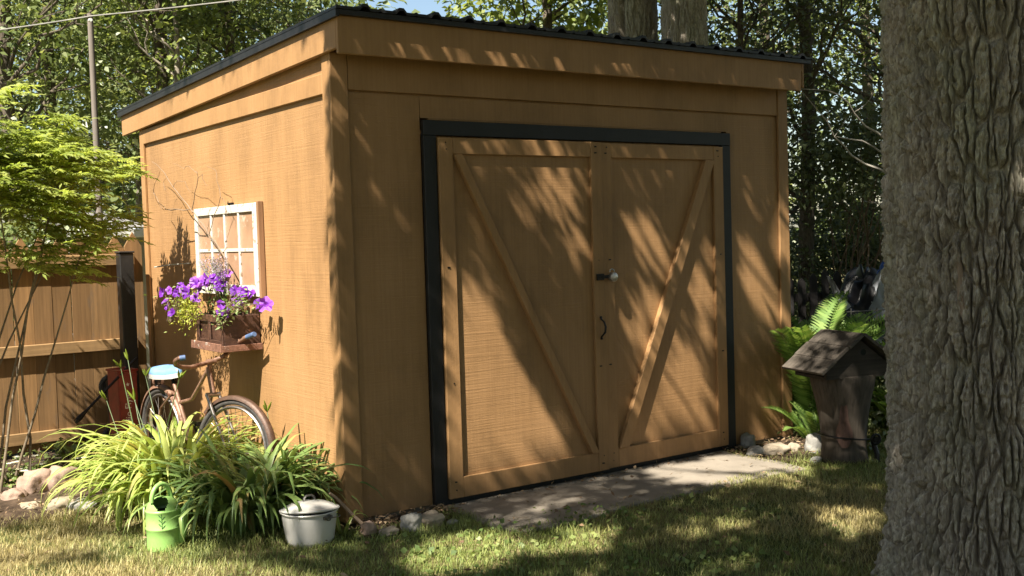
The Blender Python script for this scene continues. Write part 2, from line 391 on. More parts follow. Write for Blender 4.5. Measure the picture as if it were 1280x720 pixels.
# ------------------------------------------------------------------ world, sun, camera
w = bpy.data.worlds.new('World'); scene.world = w; w.use_nodes = True
nt = w.node_tree; sky = nt.nodes.new('ShaderNodeTexSky'); sky.sky_type = 'NISHITA'; sky.sun_disc = False
sky.sun_elevation = math.asin(SUN.z); sky.sun_rotation = math.atan2(SUN.x, SUN.y); sky.air_density = 1.2; sky.dust_density = 1.0
nt.links.new(sky.outputs[0], nt.nodes['Background'].inputs[0]); nt.nodes['Background'].inputs[1].default_value = .052
sl = bpy.data.lights.new('sun', 'SUN'); sl.energy = 5.0; sl.angle = math.radians(.53); sl.color = (1, .93, .80)
so = bpy.data.objects.new('sun', sl); COL.objects.link(so); so.rotation_euler = SUN.to_track_quat('Z', 'Y').to_euler(); so.location = SUN*40
cam = bpy.data.cameras.new('camera'); co = bpy.data.objects.new('camera', cam); COL.objects.link(co)
cam.sensor_width = 36; cam.sensor_fit = 'HORIZONTAL'; cam.lens = FPX/1280*36; cam.clip_end = 2000; cam.clip_start = .05
mw = Matrix.Identity(4)
for i in range(3): mw[i][0] = _r[i]; mw[i][1] = _u[i]; mw[i][2] = -_f[i]; mw[i][3] = CAM[i]
co.matrix_world = mw; scene.camera = co
vs = scene.view_settings; vs.view_transform = 'Standard'; vs.look = 'None'; vs.gamma = 1; vs.exposure = 1.68; vs.use_curve_mapping = False
scene.cycles.max_bounces = 8; scene.cycles.diffuse_bounces = 4; scene.cycles.transmission_bounces = 4

# ------------------------------------------------------------------ shed
W, D = 3.80, 3.44
shed = thing('shed', 'tan plywood garden shed with black trimmed double doors and a dark metal roof', 'shed')
# walls (siding sheets with real seams)
def seamgap(mb, lo, hi): return mb.box(lo, hi)
m = MB()
m.box((0, .0, .03), (.56, .03, 2.465)); m.box((.5645, 0, 2.34), (3.17, .03, 2.465)); m.box((3.17, .001, .03), (W, .03, 2.465))
m.box((.62, .004, .05), (3.12, .026, 2.34))
m.box((0.0, .012, 2.4645), (W, .03, 2.86))
m.build('front_wall', 'siding', shed)
frz = MB().box((.09, -.016, 2.478), (W-.09, .012, 2.70)); frz.build('frieze_board', 'trim', shed, bevel=.003)
m = MB(); m.prism([(0, .031, .03), (0, D, .03), (0, D, 2.63), (0, .031, 2.80)], (.03, 0, 0)); m.build('side_wall', 'siding', shed)
m = MB(); m.prism([(W-.03, .031, .03), (W-.03, D, .03), (W-.03, D, 2.63), (W-.03, .031, 2.80)], (.03, 0, 0)); m.build('side_wall', 'siding', shed)
MB().box((.031, D-.03, .03), (W-.031, D, 2.63)).build('back_wall', 'siding', shed)
MB().box((.02, .02, 0), (W-.02, D-.02, .06)).build('floor_slab', 'concrete', shed)
# corner boards
def cb(lo, hi): MB().box(lo, hi).build('corner_board', 'trim', shed, bevel=.004)
cb((-.024, -.022, .02), (.085, -.001, 2.68)); cb((-.023, .0, .02), (-.001, .085, 2.70))
cb((W-.085, -.022, .02), (W+.024, -.001, 2.68)); cb((W+.001, .0, .02), (W+.023, .085, 2.70))
cb((-.022, D-.085, .02), (-.001, D+.0, 2.62)); cb((W+.001, D-.085, .02), (W+.023, D, 2.62))
# band across the side at the sheet joint
MB().box((-.022, .087, 2.458), (-.001, D-.087, 2.575)).build('trim_band', 'trim', shed, bevel=.004)
# eave: front fascia stands .15 proud, side fascia follows the slope
SL = (2.68-2.575)/3.7
def zb(y): return 2.672-(y+.02)*SL          # lower edge of the side fascia
m = MB(); m.hexa([(-.052, -.187, 2.645), (3.79, -.187, 2.645), (3.79, -.165, 2.645), (-.052, -.165, 2.645),
                  (-.052, -.187, 2.885), (3.79, -.187, 2.885), (3.79, -.165, 2.885), (-.052, -.165, 2.885)])
m.build('fascia', 'trim', shed, bevel=.004)
for xs in ((-.052, -.026), (3.826, 3.85)):
    y0, y1 = -.1645, D+.36
    m = MB(); m.hexa([(xs[0], y0, zb(y0)), (xs[1], y0, zb(y0)), (xs[1], y1, zb(y1)), (xs[0], y1, zb(y1)),
                      (xs[0], y0, zb(y0)+.215), (xs[1], y0, zb(y0)+.215), (xs[1], y1, zb(y1)+.215), (xs[0], y1, zb(y1)+.215)])
    m.build('side_fascia', 'trim', shed, bevel=.004)
m = MB(); m.hexa([(-.024, -.164, 2.70), (3.824, -.164, 2.70), (3.824, D+.34, 2.60), (-.024, D+.34, 2.60),
                  (-.024, -.164, 2.86), (3.824, -.164, 2.86), (3.824, D+.34, 2.75), (-.024, D+.34, 2.75)])
# leave the deck hollow under the roof: only a thin soffit board
m = MB(); m.hexa([(-.024, -.164, 2.80), (3.824, -.164, 2.80), (3.824, D+.34, 2.70), (-.024, D+.34, 2.70),
                  (-.024, -.164, 2.88), (3.824, -.164, 2.88), (3.824, D+.34, 2.775), (-.024, D+.34, 2.775)])
m.build('roof_deck', 'soffit', shed)
m = MB()
for k in range(9):
    x = -.02+k*.475
    m.hexa([(x, -.163, 2.70), (x+.04, -.163, 2.70), (x+.04, D+.33, 2.60), (x, D+.33, 2.60), (x, -.163, 2.799), (x+.04, -.163, 2.799), (x+.04, D+.33, 2.699), (x, D+.33, 2.699)])
m.build('rafter', 'soffit', shed)
# metal roof: ribbed sheet, folded over the eaves
prof = []
x = -.075; i = 0; ribs = []
pitch = .2286
pts = [(-.078, 0)]
xr = .10
while xr < 3.85:
    pts += [(xr-.034, 0), (xr-.014, .022), (xr+.014, .022), (xr+.034, 0), (xr+.085, 0), (xr+.092, .006), (xr+.100, .006), (xr+.107, 0)]
    xr += pitch
pts += [(3.875, 0)]
def zr(y): return 2.893-(y+.2)*SL
ya, yb = -.232, D+.40
m = MB(); n = len(pts)
vsx = [(a, ya, zr(ya)+b) for a, b in pts]+[(a, yb, zr(yb)+b) for a, b in pts]
vsx += [(a, ya, zr(ya)+b-.016) for a, b in pts]+[(a, yb, zr(yb)+b-.016) for a, b in pts]
fs = []
for i in range(n-1):
    fs += [(i, i+1, n+i+1, n+i), (2*n+i, 3*n+i, 3*n+i+1, 2*n+i+1), (i, 2*n+i, 2*n+i+1, i+1), (n+i, n+i+1, 3*n+i+1, 3*n+i)]
fs += [(0, n, 3*n, 2*n), (n-1, 3*n-1, 4*n-1, 2*n-1)]
m.add(vsx, fs)
roof = m.build('roof', 'roof', shed)
m = MB()
m.hexa([(-.076, -.222, zr(-.2)-.055), (-.055, -.222, zr(-.2)-.055), (-.055, yb-.01, zr(yb)-.055), (-.076, yb-.01, zr(yb)-.055),
        (-.076, -.222, zr(-.2)-.017), (-.055, -.222, zr(-.2)-.017), (-.055, yb-.01, zr(yb)-.017), (-.076, yb-.01, zr(yb)-.017)])
m.box((-.054, -.222, zr(-.2)-.045), (3.86, -.1885, zr(-.2)-.017))
m.build('drip_edge', 'roof', roof)
# black door surround
DL, DR, DT = .563, 3.171, 2.326
m = MB()
m.box((DL, -.034, .0), (DL+.088, -.001, DT-.09)); m.box((DR-.088, -.034, .0), (DR, -.001, DT-.09)); m.box((DL, -.036, DT-.0895), (DR, -.001, DT))
m.build('door_frame', 'black_trim', shed, bevel=.003)
MB().box((DL+.09, -.018, .015), (DR-.09, .003, .05)).build('door_gap_black', 'black_trim', shed)  # black strip stands in for the dark gap under the doors
# doors; each hinged on its outer edge and standing slightly off
def door(xh, xe, ang, bx0, bx1):
    """local x from the hinge 0 -> width (signed); front face towards -y"""
    e = empty('door', (xh, -.012, .0), ang); e.parent = shed
    wd = abs(xe-xh); s = 1 if xe > xh else -1
    def B(a, b): return (min(s*a, s*b), max(s*a, s*b))
    z0, z1 = .052, 2.225
    a, b = B(0.002, wd); m = MB().box((a, -.014, z0+.004), (b, .006, z1-.004)); m.build('panel', 'siding', e)
    def bd(a, b, c, d, t=.024):
        u, v = B(a, b); MB().box((u, -.014-t, c), (v, -.0145, d)).build('frame_board', 'trim', e, bevel=.003)
    bd(0, .098, z0, z1); bd(wd-.092, wd, z0, z1)
    bd(.0985, wd-.0925, z1-.098, z1, .023); bd(.0985, wd-.0925, z0, z0+.125, .023)
    # brace, from the top near the hinge down to the meeting stile
    p0 = Vector((s*(.105 if s > 0 else .14), -.0145, z1-.1)); p1 = Vector((s*(wd-.097 if s > 0 else wd-.13), -.0145, z0+.126))
    d = (p1-p0).normalized(); nrm = Vector((d.z, 0, -d.x)); hw = .046
    if nrm.x < 0: nrm = -nrm
    # clip the brace square to the rails: parallelogram with horizontal ends
    k = hw/abs(nrm.x)
    def cl(v): 
        lim = sorted((s*.0985, s*(wd-.0928)))
        return Vector((min(max(v.x, lim[0]), lim[1]), v.y, v.z))
    quad = [p0+Vector((-k, 0, 0)), p0+Vector((k, 0, 0)), p1+Vector((k, 0, 0)), p1+Vector((-k, 0, 0))]
    quad = [cl(q) for q in quad]
    m = MB().prism(quad, (0, -.038, 0)); m.build('brace', 'trim', e, bevel=.003)
    for u_ in (.05, wd-.046):
        for z_ in (z0+.05, z0+.10, .75, 1.45, z1-.07, z1-.03):
            MB().tube([(s*(u_+random.uniform(-.02, .02)), -.0375, z_), (s*u_, -.0395, z_)], .0042, 8).build('screw', 'iron', e)
    return e, wd
dl, wl = door(.658, 1.905, -math.radians(1.1), 0, 0)
dr, wr = door(3.076, 1.912, math.radians(.25), 0, 0)
# hasp with padlock, pull handle (on the left leaf's meeting stile)
m = MB(); m.box((wl-.075, -.052, 1.318), (wl-.015, -.0385, 1.36)); m.box((wl-.016, -.050, 1.328), (wl+.05, -.043, 1.35))
m.tube([(wl-.06, -.055, 1.339), (wl-.06, -.06, 1.339)], .006, 8); m.tube([(wl-.03, -.055, 1.339), (wl-.03, -.06, 1.339)], .006, 8)
hasp = m.build('hasp', 'iron', dl, bevel=.002)
m = MB(); m.tube([(wl+.055, -.04, 1.335), (wl+.055, -.072, 1.335)], .03, 20); m.tube([(wl+.055, -.072, 1.335), (wl+.055, -.078, 1.335)], [.03, .022], 20)
m.torus(.018, .004, Matrix.Translation((wl+.05, -.052, 1.37)) @ Matrix.Rotation(0, 4, 'Z'), 20, 8, 0, PI)
m.build('padlock', 'steel', dl, smooth=40)
hp = [(wl-.045, -.04, 1.075), (wl-.05, -.05, 1.06), (wl-.038, -.062, 1.045), (wl-.032, -.072, 1.01), (wl-.034, -.070, .975), (wl-.046, -.058, .955), (wl-.048, -.046, .945), (wl-.042, -.04, .93)]
m = MB(); m.tube(hp, [.010, .006, .006, .0075, .0075, .006, .006, .010], 8); m.build('handle', 'iron', dl, smooth=60)

# ------------------------------------------------------------------ ground
def terrain():
    n = 60; R = 160
    vs = [(0, 0, 0)]
    me = MB().add([(-R, -R, 0), (R, -R, 0), (R, R, 0), (-R, R, 0)], [(0, 1, 2, 3)]).build('lawn', 'lawn')
    tag(me, kind='structure')
terrain()
# slab in front of the doors
outline = [(.60, -.03), (.62, -.30), (.585, -.62), (.66, -.80), (1.0, -.83), (1.5, -.76), (2.05, -.80), (2.55, -.78), (2.98, -.83), (3.03, -.55), (3.00, -.25), (3.02, -.03)]
m = MB().prism([(a, b, -.06) for a, b in outline], (0, 0, .078)); slab = m.build('concrete_slab', 'concrete', None, bevel=.008); tag(slab, kind='structure')
# soil: bed between the lilies and the fence, and a strip at the foot of the front wall
def soil(name, x0, x1, y0, y1, h, seed, nx, ny):
    X, Y = np.meshgrid(np.linspace(x0, x1, nx), np.linspace(y0, y1, ny), indexing='ij')
    Z = .004+h*(vnoise2(X*3+50, Y*3+50, seed)*.6+vnoise2(X*11+50, Y*11+50, seed+1)*.4)
    ed = np.minimum(np.minimum(X-x0, x1-X)/.25, np.minimum(Y-y0, y1-Y)/.25).clip(0, 1); Z = Z*ed+.003*(1-ed)-.02*(ed < .01)
    V = np.stack([X, Y, Z], -1).reshape(-1, 3); I = np.arange(nx*ny).reshape(nx, ny)
    F = np.stack([I[:-1, :-1], I[1:, :-1], I[1:, 1:], I[:-1, 1:]], -1).reshape(-1, 4)
    o = link(name, np_mesh(name, V, F, smooth=True), 'soil'); tag(o, kind='structure')
soil('soil_bed', -3.4, -.03, 1.35, 4.2, .07, 3, 90, 90)
soil('soil_strip', -.05, .62, -.30, .02, .045, 5, 40, 30)
soil('soil_strip', 2.98, 3.95, -.62, .02, .045, 6, 50, 40)

# ------------------------------------------------------------------ rocks
def rock(label, px, py, size, seed, mat, sq=(1, 1, .7), boxy=0.0, rz=0, group='rocks', name='rock'):
    p = onz(px, py, 0.0)
    bm = bmesh.new(); bmesh.ops.create_icosphere(bm, subdivisions=4, radius=1)
    off = Vector((seed*7.1, seed*3.3, seed*1.7))
    for v in bm.verts:
        c = v.co.copy()
        if boxy:
            mx = max(abs(c.x), abs(c.y), abs(c.z)); c = c.lerp(c/mx, boxy)
        c *= 1+.28*mnoise.noise(c*1.1+off)+.12*mnoise.noise(c*2.6+off)+.04*mnoise.noise(c*7+off)
        v.co = Vector((c.x*sq[0], c.y*sq[1], c.z*sq[2]))*size
    me = bpy.data.meshes.new(name); bm.to_mesh(me); bm.free()
    me.polygons.foreach_set('use_smooth', [True]*len(me.polygons))
    o = link(name, me, mat, None, (p.x, p.y, size*sq[2]*.55)); o.rotation_euler = (0, 0, rz)
    tag(o, label, 'rock', group)
G1, G2, G3 = 'rocks edging the lily bed', 'rocks at the left door jamb', 'rocks by the log birdhouse'
rock('large blocky pink stone at the bed edge, left of its browner twin', 47, 621, .115, 1, 'stone_pink', (1.0, .8, .95), .55, .4, G1)
rock('large blocky brown stone in the bed edge nearest the lily leaves', 80, 617, .115, 2, 'stone_pink', (1.0, .8, 1.0), .55, .2, G1)
rock('rounded brownish cobble at the left picture edge below the pink block', 18, 630, .085, 3, 'stone_pink', (1, .9, .8), 0, 0, G1)
rock('half cut off pale cobble at the very left edge of the bed', -8, 632, .08, 4, 'stone_tan', (1.1, .9, .7), 0, 0, G1)
rock('small flat tan stone sunk in grass below the two blocky stones', 38, 638, .07, 5, 'stone_tan', (1.2, .9, .5), 0, .5, G1)
rock('smooth oval pale stone on the lawn edge left of the watering can', 77, 638, .075, 6, 'stone_tan', (1.25, .9, .75), 0, .2, G1)
rock('grey tan stone under drooping lily leaves, right of the oval stone', 104, 638, .07, 7, 'stone_grey', (1.2, .9, .7), 0, -.3, G1)
rock('small pinkish pebble between the lily clump and the watering can', 150, 640, .035, 8, 'stone_pink', (1.2, 1, .7), 0, 0, G1)
rock('round tan stone at the shed corner beside the enamel pot', 461, 667, .048, 9, 'stone_pink', (1, .9, .9), 0, 0, G2)
rock('small flat stone between the corner stone and the white rock', 487, 668, .045, 10, 'stone_tan', (1.3, .9, .6), 0, 0, G2)
rock('pointed whitish rock at the foot of the wall left of the door', 515, 661, .062, 11, 'stone_grey', (1.1, .8, 1.0), .2, .4, G2)
rock('chunky pitted rock touching the black door frame', 540, 656, .062, 12, 'stone_tan', (1.15, .9, .8), .3, .1, G2)
rock('small dark stone at the slab corner below the left door', 566, 655, .03, 13, 'stone_grey', (1.2, .9, .6), 0, 0, G2)
rock('angular grey rock leaning at the right wall corner', 935, 560, .07, 14, 'stone_grey', (1.0, .8, 1.0), .35, .7, G3)
rock('smooth whitish rock in front of the angular grey one', 945, 571, .065, 15, 'stone_grey', (1.1, .9, .8), 0, 0, G3)
rock('broad flat sunlit stone at the end of the slab', 968, 569, .085, 16, 'stone_tan', (1.5, .9, .6), .2, .1, G3)
rock('small rounded stone between the flat stone and the log', 992, 566, .055, 17, 'stone_tan', (1, .9, .8), 0, .4, G3)
rock('upright grey stone leaning on the birdhouse log', 1017, 566, .08, 18, 'stone_grey', (.85, .8, 1.1), .2, .9, G3)
rock('small dark stone at the foot of the birdhouse log', 1020, 578, .04, 19, 'stone_grey', (1.2, .9, .7), 0, 0, G3)

# ------------------------------------------------------------------ log birdhouse
LB = Vector((3.42, -.80, 0))
lb = thing('log_birdhouse', 'log birdhouse with a gabled board roof standing by the right wall of the shed', 'birdhouse', LB, math.radians(-16))
m = MB(); N = 40; prof = [(-.03, .168), (.0, .162), (.10, .148), (.25, .156), (.40, .178), (.52, .205), (.60, .222), (.61, .215)]
vsx = []
for z, r in prof:
    for k in range(N):
        a = 2*PI*k/N; rr = r*(1+.06*mnoise.noise(Vector((math.cos(a)*1.6, math.sin(a)*1.6, z*1.2)))+.05*mnoise.noise(Vector((math.cos(a)*6, math.sin(a)*6, z*.8))))
        vsx.append((rr*math.cos(a), rr*math.sin(a), z))
m.add(vsx, [(i*N+k, i*N+(k+1) % N, (i+1)*N+(k+1) % N, (i+1)*N+k) for i in range(len(prof)-1) for k in range(N)]+[tuple(range((len(prof)-1)*N, len(prof)*N))])
log = m.build('log', 'log', lb, smooth=50)
# patch where the bark has gone
m = MB(); rows = []
for i in range(9):
    t = i/8; z = .12+.30*t; hw = .55*math.sin(PI*(.12+.8*t))*(.8+.3*math.sin(t*7))
    for j in range(9):
        a = -PI/2-.62+hw*(j/8-.5)*1.3
        rr = .163+.02*max(0, (z-.3)/.2)+.006
        rr *= (1+.06*mnoise.noise(Vector((math.cos(a)*1.6, math.sin(a)*1.6, z*1.2)))+.05*mnoise.noise(Vector((math.cos(a)*6, math.sin(a)*6, z*.8))))
        rows.append((rr*math.cos(a), rr*math.sin(a), z))
m.add(rows, [(i*9+j, i*9+j+1, (i+1)*9+j+1, (i+1)*9+j) for i in range(8) for j in range(8)])
m.build('bare_patch', 'logbare', log, smooth=60)
m = MB(); band = []
for k in range(33):
    a = 2*PI*k/32; band.append((.176*math.cos(a), .176*math.sin(a), .175-.02*math.cos(a)))
m.tube(band, .006, 6); m.tube([(.14, -.13, .15), (.15, -.16, .06), (.14, -.17, .0)], .018, 8)
m.build('strap', 'iron', lb)
m = MB(); m.torus(.034, .009, Matrix.Translation((.13, -.175, .165)), 20, 8); m.tube([(.13, -.16, .165), (.13, -.185, .165)], .022, 12)
m.build('spigot_wheel', 'iron', lb, smooth=50)
yf, ybk = -.24, .22
m = MB(); m.prism([(-.27, yf+.055, .60), (.27, yf+.055, .60), (.27, yf+.055, .66), (0, yf+.055, .86), (-.27, yf+.055, .66)], (0, .02, 0))
m.prism([(-.27, ybk-.07, .60), (.27, ybk-.07, .60), (.27, ybk-.07, .66), (0, ybk-.07, .86), (-.27, ybk-.07, .66)], (0, .02, 0))
m.box((-.27, yf+.0755, .60), (.27, ybk-.0705, .62))
gb = m.build('gable_board', 'loggable', lb)
m = MB(); m.tube([(0.03, yf+.0535, .77), (.03, yf+.056, .77)], .022, 20); m.build('hole_shade_disc', 'dark', gb)  # flat black disc stands in for a shaded hole in the board
for s in (-1, 1):
    m = MB()
    for i in range(3):                                   # three lapped boards per slope
        t0, t1 = i/3, (i+1)/3-.006
        def P(t, y, h): 
            x = s*(.005+.335*t); z = .885-.245*t; n = Vector((s*.245, 0, .335)).normalized()
            return Vector((x, y, z))+n*h
        j = .006*math.sin(i*3+s)
        m.hexa([P(t0, yf+j, 0), P(t1, yf+j, 0), P(t1, ybk+j, 0), P(t0, ybk+j, 0), P(t0, yf+j, .022), P(t1, yf+j, .022), P(t1, ybk+j, .022), P(t0, ybk+j, .022)])
    m.build('roof_board', 'logroof', lb, bevel=.002)

# ------------------------------------------------------------------ window sash hung on the side wall
Y0, Y1, Z0, Z1 = 1.05, 2.18, 1.285, 1.89
ws = thing('window_sash', 'old white painted eight light window sash hung on the side wall above the flower box', 'window sash', (0, (Y0+Y1)/2, Z0))
def wb(lo, hi, name='frame', mat='white_wood', par=ws, bev=.004):
    o = Vector((0, (Y0+Y1)/2, Z0)); return MB().box(Vector(lo)-o, Vector(hi)-o).build(name, mat, par, bevel=bev)
o = Vector((0, (Y0+Y1)/2, Z0))
m = MB()
for lo, hi in (((-.046, Y0, Z0), (-.006, Y0+.062, Z1)), ((-.046, Y1-.062, Z0), (-.006, Y1, Z1)), ((-.045, Y0+.0625, Z1-.055), (-.006, Y1-.0625, Z1)), ((-.045, Y0+.0625, Z0), (-.006, Y1-.0625, Z0+.07))):
    m.box(Vector(lo)-o, Vector(hi)-o)
m.build('frame', 'white_wood', ws, bevel=.003)
iw = (Y1-Y0-.125)/4
for k in (1, 2, 3):
    y = Y0+.0625+iw*k
    wb((-.042, y-.013, Z0+.0705), (-.012, y+.013, Z1-.0555), 'muntin')
zm = (Z0+Z1)/2
for k in range(4):
    wb((-.038, Y0+.064+iw*k+(.0125 if k else 0), zm-.011), (-.014, Y0+.061+iw*(k+1)-(.0125 if k < 3 else 0), zm+.011), 'muntin', bev=.002)
wb((-.042, Y0-.024, Z0-.01), (-.003, Y0-.001, Z1+.01), 'edge_strip', 'sash_edge')
for k in range(4):
    for (z0_, z1_) in ((Z0+.0705, zm-.0115), (zm+.0115, Z1-.0555)):
        MB().box(Vector((-.031, Y0+.0635+iw*k+(.013 if k else 0), z0_))-o, Vector((-.027, Y0+.0615+iw*(k+1)-(.013 if k < 3 else 0), z1_))-o).build('pane_backing', 'pane_backing', ws)  # opaque peach backing, added near the front to catch the sun
m = MB(); m.tube([Vector((-.003, Y0+.5, Z1+.0))-o, Vector((-.035, Y0+.5, Z1+.012))-o, Vector((-.03, Y0+.5, Z1+.028))-o], .004, 6); m.box(Vector((-.02, Y0+.47, Z1+.001))-o, Vector((-.003, Y0+.53, Z1+.02))-o)
m.build('hanging_hook', 'iron', ws)

# ------------------------------------------------------------------ planter crate
PB = Vector((0, 1.15, .955))
pb = thing('planter_crate', 'dark wooden crate on a rusty tray bracketed to the wall, full of petunias', 'planter', PB)
m = MB(); L_, Dp, Hh = .47, .25, .215
m.box((-Dp, 0, .02), (-.006, .018, Hh)); m.box((-Dp, L_-.018, .02), (-.006, L_, Hh)); m.box((-.024, .0185, .02), (-.006, L_-.0185, Hh)); m.box((-Dp+.018, .0185, .02), (-.0245, L_-.0185, .035))
m.build('crate', 'crate', pb, bevel=.003)
m = MB()                                            # front: drawer-like panel with raised stiles
m.box((-Dp+.004, .0185, .02), (-Dp+.018, L_-.0185, Hh))
for a, b, c, d in ((.0, .05, .02, Hh), (L_-.05, L_, .02, Hh), (.0505, L_-.0505, Hh-.045, Hh), (.0505, L_-.0505, .02, .055), (L_/2-.02, L_/2+.02, .0555, Hh-.0455)):
    m.box((-Dp-.012, a, c), (-Dp-.0005, b, d))
m.build('front_panel', 'crate', pb, bevel=.003)
m = MB(); m.hexa([(-Dp-.035, -.03, -.012), (-.006, -.03, -.012), (-.006, L_+.03, -.012), (-Dp-.035, L_+.03, -.012), (-Dp-.035, -.03, -.002), (-.006, -.03, -.002), (-.006, L_+.03, -.002), (-Dp-.035, L_+.03, -.002)])
m.box((-Dp-.04, -.036, -.014), (-Dp-.030, L_+.036, .032)); m.box((-Dp-.0295, -.036, -.014), (-.006, -.031, .028)); m.box((-Dp-.0295, L_+.031, -.014), (-.006, L_+.036, .028))
m.tube([(-Dp-.035, -.033, .034), (-Dp-.035, L_+.033, .034)], .006, 8)
m.build('tray', 'rust', pb, bevel=.003)
MB().box((-Dp+.02, .02, .15), (-.026, L_-.02, .19)).build('potting_soil', 'soil', pb)
# flowers
def petunia(name, label, seedpts, ndir, nleaf, group, spread=.1):
    t = thing(name, label, 'flower plant', PB+Vector((seedpts[0][0], seedpts[0][1], .18)), 0, group)
    base = Vector(t.location)
    C = []; Dd = []; Nn = []
    FV = []; FF = []; FR = []
    st = MB()
    for (x, y, z, kind) in seedpts:
        tip = PB+Vector((x, y, z))-base
        path = [Vector((random.uniform(-.02, .02), random.uniform(-.04, .04), -.02)).lerp(tip, q)+Vector((0, 0, .05*math.sin(q*PI))) for q in (0, .35, .7, 1)]
        st.tube(path, [.003, .0025, .002, .0015], 5)
        for q in range(nleaf):
            s = random.random(); i = min(int(s*3), 2); p = path[i].lerp(path[i+1], s*3-i)
            C.append(p+Vector((random.gauss(0, .022), random.gauss(0, .022), random.gauss(0, .018)))); Dd.append(Vector((random.gauss(0, 1), random.gauss(0, 1), random.gauss(.1, .6)))); Nn.append(Vector((random.gauss(0, .4), random.gauss(0, .4), 1)))
        if kind:
            d = Vector((random.gauss(-.75, .35), random.gauss(-.5, .4), random.gauss(.35, .35))).normalized()
            a = d.orthogonal().normalized(); b = d.cross(a); R = random.uniform(.026, .043)*kind; dpt = random.uniform(.25, 1.0); rf = [random.gauss(0, .13) for q in range(10)]
            k0 = len(FV); r0 = random.random()
            FV.append(tip); FR.append(r0*.4)
            for q in range(20):
                an = 2*PI*q/20; rr = R*(.86+.14*abs(math.cos(an*2.5))); 
                FV.append(tip+(a*math.cos(an)+b*math.sin(an))*rr*.38+d*R*.45*dpt); FR.append(r0*.7)
            for q in range(20):
                an = 2*PI*q/20; rr = R*(.84+.2*abs(math.cos(an*2.5)))
                FV.append(tip+(a*math.cos(an)+b*math.sin(an))*rr*(1+rf[q//2])+d*(R*.7*dpt+R*rf[(q//2+3) % 10]*1.2)); FR.append(min(1, r0*.8+.1+random.random()*.12))
            for q in range(20):
                q2 = (q+1) % 20
                FF.append((k0, k0+1+q, k0+1+q2)); FF.append((k0+1+q, k0+21+q, k0+21+q2, k0+1+q2))
            fm = bpy.data.meshes.new('flower'); fm.from_pydata(FV, [], FF); fa = fm.attributes.new('rnd', 'FLOAT', 'POINT'); fa.data.foreach_set('value', FR)
            link('flower', fm, 'petal', t); FV = []; FF = []; FR = []
    st.build('stems', 'stem', t)
    if C:
        C = np.array(C); link('leaves', leaf_mesh('leaves', C, np.array(Dd), np.array(Nn), rng.uniform(.025, .045, len(C)), rng.uniform(.014, .022, len(C)), rng.random(len(C)), six=True), 'petleaf', t)
def pf(px, py, X, k=1): 
    p = onx(px, py, X)-PB; return (p.x, p.y, p.z, k)
GP = 'petunias in the wall crate'
petunia('petunia_plant', 'trailing purple petunia arching over the yellow foliage at the left end of the crate',
        [pf(x, y, X) for x, y, X in ((212, 363, -.36), (222, 366, -.34), (230, 362, -.32), (238, 358, -.3), (246, 356, -.28), (252, 353, -.25), (226, 358, -.3), (243, 352, -.27), (210, 384, -.36), (216, 392, -.37), (234, 366, -.33), (250, 360, -.28), (206, 366, -.35), (208, 378, -.36))], 0, 5, GP)
petunia('petunia_plant', 'upright purple petunia flowering in the middle of the crate under the lavender spikes',
        [pf(x, y, X, 1.1) for x, y, X in ((259, 350, -.2), (266, 347, -.18), (285, 342, -.12), (281, 349, -.14), (278, 356, -.16), (274, 361, -.18), (287, 346, -.1), (255, 357, -.24), (262, 355, -.22), (249, 366, -.28), (246, 372, -.3), (270, 352, -.17), (283, 345, -.12), (276, 353, -.15), (280, 343, -.12))], 0, 9, GP)
petunia('petunia_plant', 'sparser purple petunia spilling over the right end of the crate',
        [pf(x, y, X, k) for x, y, X, k in ((275, 381, -.26, 1), (288, 391, -.22, 1), (275, 390, -.27, .9), (298, 378, -.12, 1), (294, 364, -.1, 1), (309, 366, -.08, 1), (316, 368, -.06, .9), (333, 381, -.1, 1.1), (325, 380, -.08, .9), (303, 372, -.1, 0), (310, 380, -.12, 0), (290, 380, -.16, 0), (320, 386, -.1, 0), (296, 388, -.18, 0), (284, 376, -.18, 0), (313, 375, -.1, 0), (302, 364, -.09, .8))], 0, 16, GP)
t = thing('chartreuse_plant', 'yellow green trailing foliage plant at the left end of the crate', 'foliage plant', PB+Vector((-.22, .40, .18)))
C = []; 
for i in range(900):
    q = Vector((random.gauss(0, .055), random.gauss(0, .10), random.gauss(-.01, .07)))
    p = pf(232+random.gauss(0, 9), 386+random.gauss(0, 11), -.30+random.gauss(0, .03)); C.append(Vector(p[:3])-Vector((-.22, .40, .18)))
C = np.array(C); n = len(C); link('leaves', leaf_mesh('leaves', C, randdir(n), randdir(n)+np.array([0, 0, 1.2]), rng.uniform(.014, .026, n), rng.uniform(.006, .011, n), rng.random(n), six=True), 'chart', t)
m = MB()
for k in range(10):
    e = Vector(C[k*17]); m.tube([Vector((0, 0, 0)), e*.5+Vector((0, 0, .03)), e], [.003, .0025, .0015], 5)
m.build('stems', 'stem', t)
t = thing('lavender_plant', 'feathery lavender flower spikes rising before the window sash', 'flower plant', PB+Vector((-.12, .28, .18)))
m = MB(); C = []; Dd = []
for k in range(26):
    tip = pf(random.uniform(248, 284), random.uniform(316, 334), -.15+random.uniform(-.05, .05)); e = Vector(tip[:3])-Vector((-.12, .28, .18))
    pth = [Vector((random.gauss(0, .02), random.gauss(0, .03), 0)), e*.5+Vector((0, 0, .02)), e]
    m.tube(pth, [.002, .002, .001], 5)
    for q in range(34):
        s = .3+.7*(q/34); c = pth[1].lerp(pth[2], s); C.append(c); Dd.append((e-pth[1]).normalized()*.5+Vector((random.gauss(0, 1), random.gauss(0, 1), .2)))
m.build('stems', 'petleaf', t)
n = len(C); link('flower_spikes', leaf_mesh('flower_spikes', np.array(C), np.array(Dd), randdir(n), .018, .006, rng.random(n)), 'spike', t)
